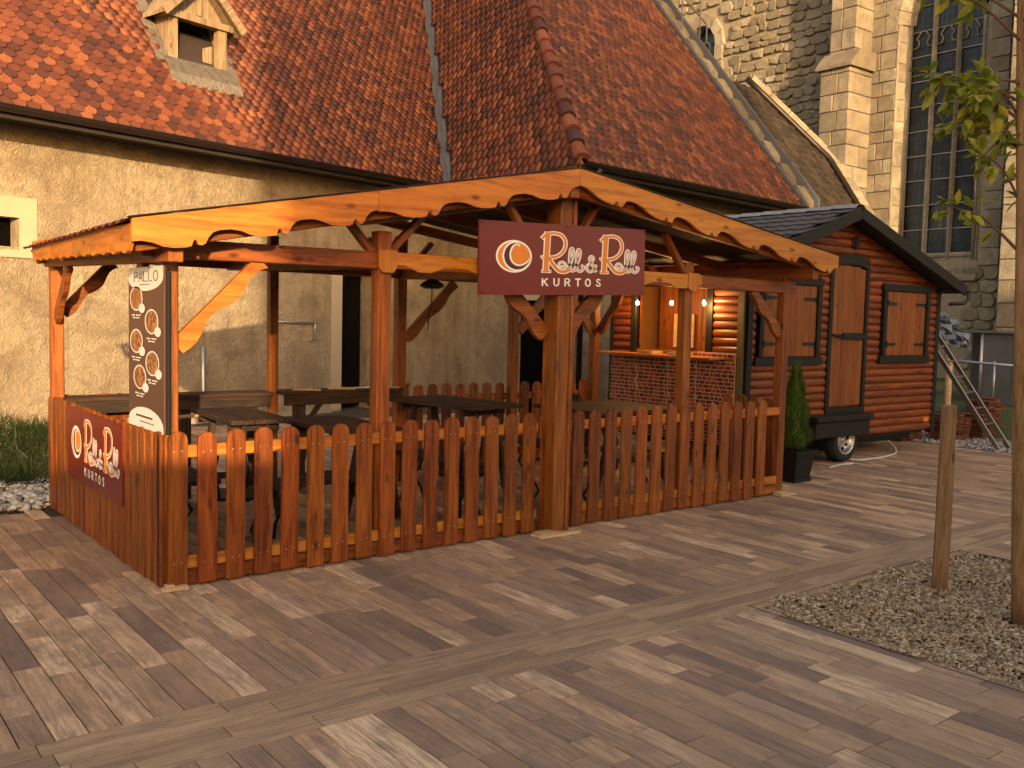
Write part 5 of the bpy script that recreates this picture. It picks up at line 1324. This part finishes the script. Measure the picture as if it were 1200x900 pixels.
for x in (.3, 1.1, 1.75, 2.25, 3.2): box('leg', x-.05, x+.05, 2.80, 2.90, 0, .943, PW['tablez'], bc)
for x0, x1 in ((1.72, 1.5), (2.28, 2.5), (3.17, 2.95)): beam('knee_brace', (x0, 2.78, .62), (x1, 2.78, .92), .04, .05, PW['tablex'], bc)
for (x, y, z, r, l_, nm) in ((.60, 1.75, .885, .3, .55, 'pale batten lying by the menu banner end of the bar'), (2.3, 2.78, .99, -.5, .28, 'pale batten lying on the bar shelf left of the second post'), (2.7, 2.8, .99, -.5, .28, 'pale batten lying on the bar shelf in front of the dark doorway'), (3.2, 2.78, .99, -.4, .3, 'pale batten lying at the right end of the bar shelf')):
    t = thing('loose_batten', nm, 'batten', (x, y, z-.01), 'pale battens lying inside the stall'); beam('batten', (x-l_/2*math.cos(r), y-l_/2*math.sin(r), z), (x+l_/2*math.cos(r), y+l_/2*math.sin(r), z), .05, .022, PW['pale'], t)
t = thing('paper_stack', 'white papers scattered on the bar shelf beside the second post', 'papers', (2.95, 2.85, .98))
for k in range(5): box('sheet', 2.7+k*.11, 2.80+k*.11, 2.86, 2.95, .981+k*.0005, .984+k*.001, MWHITE, t, b=0)
t = thing('pendant_heater', 'black dish shaped pendant hanging with its cord right of second post', 'lamp', (3.55, 2.4, 1.9))
g = G().tube([(3.0, 1.6, 2.10), (3.0, 1.6, 2.06), (3.0, 1.6, 2.03), (3.0, 1.6, 2.01)], [.03, .10, .12, .07], 14); o = g.build('dish', MB, t, smooth=True)
g = G().tube([(3.0, 1.6, 2.02), (3.0, 1.6, 1.85), (2.97, 1.6, 1.78), (2.96, 1.6, 1.62)], .006, 6); g.build('cord', MB, t)
bp = thing('small_potted_plant', 'small spiky green plant on the bar right of second post', 'plant', (3.52, 2.85, .98))
g = G()
for k in range(26):
    a = rnd.uniform(0, 6.3); e = rnd.uniform(.3, 1.2); d = Vector((math.cos(a)*math.cos(e), math.sin(a)*math.cos(e), math.sin(e)))*rnd.uniform(.06, .11); b_ = Vector((3.52, 2.85, .98)); s = d.cross(Vector((0, 0, 1))).normalized()*.004
    g.add([b_-s, b_+s, b_+d], [(0, 1, 2)])
g.build('leaves', MGRS, bp)

# ================================================================ PLANTER WITH CONIFER
pc_ = thing('planter_pot', 'square black planter holding a small conifer by the right stall post', 'planter', (7.13, .42, 0)); g = G()
cxp, cyp = 7.14, .47; ang = .0
def frustum(g, cx_, cy_, h0, h1, z0, z1): V = [(cx_+sx*h0, cy_+sy*h0, z0) for sx, sy in ((-1, -1), (1, -1), (1, 1), (-1, 1))]+[(cx_+sx*h1, cy_+sy*h1, z1) for sx, sy in ((-1, -1), (1, -1), (1, 1), (-1, 1))]; g.add(V, [(0, 1, 5, 4), (1, 2, 6, 5), (2, 3, 7, 6), (3, 0, 4, 7), (0, 3, 2, 1), (4, 5, 6, 7)])
frustum(g, cxp, cyp, .135, .175, .03, .34); pot = g.build('pot_body', MB, pc_)
g = G(); frustum(g, cxp, cyp, .15, .15, 0, .045); g.build('pot_foot', MB, pc_); g = G(); frustum(g, cxp, cyp, .19, .195, .30, .355); g.build('pot_rim', MB, pc_)
cn = thing('potted_conifer', 'small cone shaped green conifer growing in the black planter', 'conifer', (cxp, cyp, .35))
Ms = []; rg2 = np.random.RandomState(9)
for _ in range(5200):
    h = rg2.beta(1.1, 1.5); zz = .37+h*.93; rmax = .205*(1-h)**.75*(1 if h > .12 else .75+2*h)*(1+.12*math.sin(zz*23+3)); a = rg2.uniform(0, 2*math.pi); rmax *= 1+.12*math.sin(a*5+zz*14)
    r_ = rmax*rg2.uniform(.45, 1)**.5; out_ = np.array([math.cos(a), math.sin(a), 0]); upd = out_*rg2.uniform(.1, .7)+np.array([0, 0, 1])+rg2.normal(0, .22, 3); upd /= np.linalg.norm(upd)
    sx = np.cross(upd, out_); sx /= np.linalg.norm(sx); m = Mx((cxp+out_[0]*r_, cyp+out_[1]*r_, zz), sx, np.cross(upd, sx), upd, (.017, .017, rg2.uniform(.04, .10))); Ms.append(m)
stuff('foliage', bl_V, bl_F, None, Ms, MCON, cn)
g = G().tube([(cxp, cyp, .34), (cxp, cyp, 1.26)], [.02, .004], 6); g.build('trunk', MBARK, cn)
# lighter leader tip
g = G().tube([(cxp, cyp, 1.2), (cxp+.004, cyp, 1.37)], [.008, .002], 5); g.build('leader', MCON, cn)

# ================================================================ STAKE, TREE
sk = thing('wooden_stake', 'round weathered wooden stake standing in the gravel bed', 'stake', (4.27, -2.75, 0))
g = G(); pts = [(4.27+.004*math.sin(z*4), -2.76, z) for z in (-.02, .2, .45, .7, .95, 1.15, 1.235, 1.245)]; g.tube(pts, [.052, .051, .050, .050, .049, .048, .047, .040], 20); g.build('stake_pole', PW['stake'], sk)
def tx(z): return float(np.interp(z, [0, 1.3, 2.45, 3.3, 4], [3.965, 3.745, 3.635, 3.53, 3.46]))
tr = thing('young_tree', 'young tree with green and yellow leaves in the gravel bed', 'tree', (4.02, -3.48, 0))
TX, TY = 3.955, -3.43
g = G(); pts = [(tx(z)+.006*math.sin(z*2.1), TY+.01*math.cos(z*1.7), z) for z in np.linspace(-.02, 3.9, 18)]; g.tube(pts, list(np.linspace(.050, .022, 18)), 14); trunk = g.build('trunk', PW['stake'], tr, smooth=True)
leafV = [(0, 0, 0), (-.28, .35, .05), (-.22, .7, .02), (0, 1, -.08), (.22, .7, .02), (.28, .35, .05), (0, .5, -.02)]; leafF = [(0, 1, 6), (1, 2, 6), (2, 3, 6), (3, 4, 6), (4, 5, 6), (5, 0, 6)]
leafmesh = mkmesh('leaf', leafV, leafF, MLEAF)
LM = []
def limb(p0, p1, r0_, n=3, leaves=10, sag=.0):
    p0, p1 = np.array(p0, float), np.array(p1, float); m_ = (p0+p1)/2+np.array([0, 0, .06]); P = catmull([p0, m_, p1], 5)
    g = G().tube([tuple(p) for p in P], list(np.linspace(r0_, .003, len(P))), 6); g.build('limb', MBARK, tr, smooth=True)
    for k in range(leaves):
        t = rg2.uniform(.25, 1.0); i = min(int(t*(len(P)-1)), len(P)-2); base = P[i]*(1-(t*(len(P)-1)-i))+P[i+1]*(t*(len(P)-1)-i)
        dr_ = (p1-p0)/np.linalg.norm(p1-p0)+rg2.normal(0, .75, 3); dr_[2] -= .15; dr_ /= np.linalg.norm(dr_)
        tw = base+dr_*rg2.uniform(.02, .07)
        for q in range(rg2.randint(2, 5)):
            d2 = dr_+rg2.normal(0, .55, 3); d2[2] -= .2; d2 /= np.linalg.norm(d2); n2 = np.array([0, 0, 1.])+rg2.normal(0, .5, 3); sx = np.cross(d2, n2); sx /= np.linalg.norm(sx); nz_ = np.cross(sx, d2)
            s = rg2.uniform(.06, .115); LM.append(Mx(tw, sx, d2, nz_, (s*.8, s, s)))
# branches spread on the image-left side and all round the crown
cr_ = np.array([rt[0], rt[1], 0]); cf_ = np.array([f0[0], f0[1], 0])
def B(z0, dx, dz, df=0, r=.011, lv=10):
    p0 = np.array([tx(z0), TY, z0]); limb(p0, p0+cr_*dx+cf_*df+np.array([0, 0, dz]), r, leaves=lv)
B(2.18, -.42, .27, .05, .010, 13); B(2.45, -.30, .26, -.1, .008, 7); B(2.75, -.40, .12, .1, .008, 11); B(2.95, -.34, -.04, .0, .008, 10); B(3.0, -.44, .1, .1, .009, 12); B(2.8, -.2, -.1, .05, .007, 8); B(3.05, -.16, -.10, .15, .008, 14); B(3.1, -.30, -.12, -.1, .008, 14); B(2.95, -.14, -.28, .0, .006, 10)
for k in range(16):
    a = rg2.uniform(0, 6.3); zz = rg2.uniform(2.3, 3.7); r_ = rg2.uniform(.35, .7)
    dx, df = math.cos(a)*r_, math.sin(a)*r_
    if dx < 0: zz = max(zz, 2.9)
    B(zz, dx, rg2.uniform(.1, .5), df, .010, 9)
vl = [(0 if inview(m[:3, 3], 0) else 1, i) for i, m in enumerate(LM)]; vl.sort()
crown = G().tube([(tx(2.9), TY, 2.9), (tx(3.9), TY, 3.9)], [.02, .008], 6).build('crown', MBARK, tr)
for q, (_, i) in enumerate(vl):
    if q < 300: place('leaf', leafmesh, crown, LM[i])
stuff('leaves', leafV, leafF, None, [LM[i] for _, i in vl[300:]], MLEAF, crown)

# ================================================================ BEHIND THE HUT
ld = thing('aluminium_ladder', 'aluminium ladder leaning at a slant beside the right end of the hut', 'ladder', (12.2, .5, 0))
a0, a1 = Vector((12.08, .46, 0)), Vector((12.05, 1.62, 1.62)); b0, b1 = Vector((12.44, .47, 0)), Vector((12.42, 1.66, 1.66))
for A_, B_ in ((a0, a1), (b0, b1)): beam('rail', A_, B_, .03, .07, MAL, ld)
for k in range(7):
    f = (k+.6)/7.4; beam('rung', a0.lerp(a1, f), b0.lerp(b1, f), .03, .03, MAL, ld)
tp = thing('tarpaulin', 'crumpled blue and pale tarpaulin hanging behind the hut corner', 'tarpaulin', (12.0, 1.8, 1.7))
V = []; nn_ = 10
for i in range(nn_+1):
    for j in range(nn_+1):
        f, h = i/nn_, j/nn_; V.append((13.15+f*.62+.05*math.sin(j*2), 2.05-.2*f+.07*math.sin(i*1.7+j*.8), 1.52+.35*(1-f*f)*(h)+.15*h-.1*f+.03*math.sin(i*3.1+j*2.3)))
part('sheet', V, [(i*(nn_+1)+j, i*(nn_+1)+j+1, (i+1)*(nn_+1)+j+1, (i+1)*(nn_+1)+j) for i in range(nn_) for j in range(nn_)], MTARP, tp)
# raised bed, shed, pallets of stacked tiles
V = []; NX, NY = 34, 34
for i_ in range(NX+1):
    for j_ in range(NY+1):
        x, y = 13.3+8.2*i_/NX, .3+9*j_/NY; e = min(1, (x-13.3)/1.0)*min(1, max(0, (y-.3))/.7)
        V.append((x, y, -.02+.44*e+.05*math.sin(x*3.3+y*2)*e+.04*math.sin(y*6.1-x*2)*e))
rb = part('raised_ground', V, [(a*(NY+1)+b, (a+1)*(NY+1)+b, (a+1)*(NY+1)+b+1, a*(NY+1)+b+1) for a in range(NX) for b in range(NY)], MMOSS, None, smooth=True); rb['kind'] = 'structure'
gp = G()
gpat = box('rough_ground', 11.9, 14.5, -.6, 3.2, -.02, .004, plain('crushed_gravel', (.12, .105, .09), .95, nz=.5, scale=40, bump=.6), None, b=0); gpat['kind'] = 'structure'
o = stuff('rubble_chips', ch_V, ch_F, None, scatter(1800, 11.9, 13.6, -.3, 2.4, .0, .02, (.03, .02, .014)), MPEB); tag(o, 'grey rubble chips on the ground round the ladder foot', 'rubble')
sh_ = thing('grey_shed', 'low grey sheet metal shed with an open dark bay behind the ladder', 'shed', (15.8, 2.4, .4))
for (y0, y1) in ((1.35, 1.88), (1.89, 2.40)): box('wall_panel', 15.5, 15.54, y0, y1, .40, 1.68, MSHED, sh_, b=.004)
box('roof', 15.42, 17.0, 1.2, 3.35, 1.685, 1.73, MSHED, sh_); box('side_wall', 15.54, 16.9, 2.41, 2.44, .40, 1.68, plain('shed_brown', (.06, .045, .035), .8), sh_); box('back_wall', 16.9, 16.95, 1.3, 3.3, .4, 1.68, MSHED, sh_)
for y in (2.42, 3.28): g = G().tube([(15.48, y, .4), (15.48, y, 1.69)], .03, 8); g.build('corner_pole', MPIPE, sh_, smooth=True)
g = G().tube([(14.9, 1.0, 1.12), (14.9, 3.4, 1.20)], .025, 8).tube([(14.9, 1.9, .4), (14.9, 1.9, 1.2)], .02, 8).tube([(14.9, 3.3, .4), (14.9, 3.3, 1.7)], .02, 8)
gr = thing('pipe_railing', 'thin metal pipe railing in front of the grey shed', 'railing', (14.9, 2, .4)); g.build('pipe', MPIPE, gr, smooth=True)
ps = thing('pale_stake', 'short pale wooden stake beside the ladder behind the hut', 'stake', (13.42, 1.95, 0)); g = G().tube([(13.42, 1.95, 0), (13.42, 1.95, 1.30), (13.42, 1.95, 1.35)], [.055, .055, .03], 10); g.build('stake_pole', PW['pale'], ps)
def stack(x0, y0, nx, nz, label, zb=0):
    t = thing('tile_stack', label, 'tile stack', (x0+nx*.105, y0+.2, zb), 'stacks of old roof tiles behind the hut'); k = 0
    for r in range(nz):
        for c in range(nx):
            for d_ in range(1):
                j = rnd.uniform(-.022, .022); g = G()
                if r > nz-1-(c*7+nx+nz) % 4: continue
                x = x0+c*.21+j; g.bevbox(x, x+.195, y0+j, y0+.36+j, zb+r*.032, zb+r*.032+.022, .003); g.build('stacked_tile', MSTACK, t)
stack(11.7, 1.75, 3, 15, 'left stack of old red roof tiles behind the hut'); stack(12.42, 1.35, 3, 14, 'second stack of old red roof tiles behind the ladder'); stack(13.1, 1.2, 3, 15, 'third stack of old red roof tiles beyond the ladder'); stack(13.8, 1.05, 2, 9, 'low rightmost stack of old red roof tiles')
stack(13.9, 1.5, 3, 6, 'small stack of old tiles lying on the raised ground', .42)

# ================================================================ HOUSES BEHIND THE CAMERA (unseen, added to shade the square)
def shade_house(name, label, s0, s1, d, ztop, depth=7, roof=2.0):
    t = None; ux, uy = SUN_AZ[1], -SUN_AZ[0]   # lateral axis
    def W(s, dd, z): return (s*ux+dd*SUN_AZ[0], s*uy+dd*SUN_AZ[1], z)
    c = W((s0+s1)/2, d-depth/2, 0); t = thing(name, label, 'house', c)
    g = G(); V = [W(s0, d, -.02), W(s1, d, -.02), W(s1, d-depth, -.02), W(s0, d-depth, -.02), W(s0, d, ztop), W(s1, d, ztop), W(s1, d-depth, ztop), W(s0, d-depth, ztop)]
    g.add(V, [(0, 1, 5, 4), (1, 2, 6, 5), (2, 3, 7, 6), (3, 0, 4, 7), (0, 3, 2, 1), (4, 5, 6, 7)]); wl_ = g.build('wall', plain('house_render', (.42, .33, .22), .85), t)
    g = G(); m0, m1 = W(s0, d-depth/2, ztop+roof), W(s1, d-depth/2, ztop+roof); g.add([W(s0, d+.3, ztop), W(s1, d+.3, ztop), m1, m0, W(s0, d-depth-.3, ztop), W(s1, d-depth-.3, ztop)], [(0, 1, 2, 3), (3, 2, 5, 4), (0, 3, 4), (1, 5, 2)]); g.build('roof', MTILE, t)
    z = 1.2
    while z < ztop-1.5:
        s = s0+.9
        while s < s1-1.2:
            g = G(); g.add([W(s, d+.02, z), W(s+1, d+.02, z), W(s+1, d+.02, z+1.4), W(s, d+.02, z+1.4)], [(0, 1, 2, 3)]); g.build('window', MGLS, wl_); s += 2.2
        z += 3
    return t
shade_house('shade_house', 'tall unseen house added behind the viewer to shade the square', .72, 12.2, -17, 15.0)
gw = thing('shade_wall', 'low unseen wall added behind the viewer to shade the fence', 'wall', (-9, -12, 0))  # unseen wall, added to keep low sun off the fence and paving
def gwp(s, dd, z): return (s*SUN_AZ[1]+dd*SUN_AZ[0], -s*SUN_AZ[0]+dd*SUN_AZ[1], z)
g = G(); V = [gwp(s, dd, z) for z in (-.02, 2.75) for s, dd in ((-14, -11), (1.6, -11), (1.6, -11.3), (-14, -11.3))]; g.add(V, [(0, 1, 5, 4), (1, 2, 6, 5), (2, 3, 7, 6), (3, 0, 4, 7), (4, 5, 6, 7)]); g.build('wall_body', MPL, gw)
shade_house('shade_house', 'low unseen house added behind the viewer to limit sun on the church', 12.1, 30, -17, 6.2)
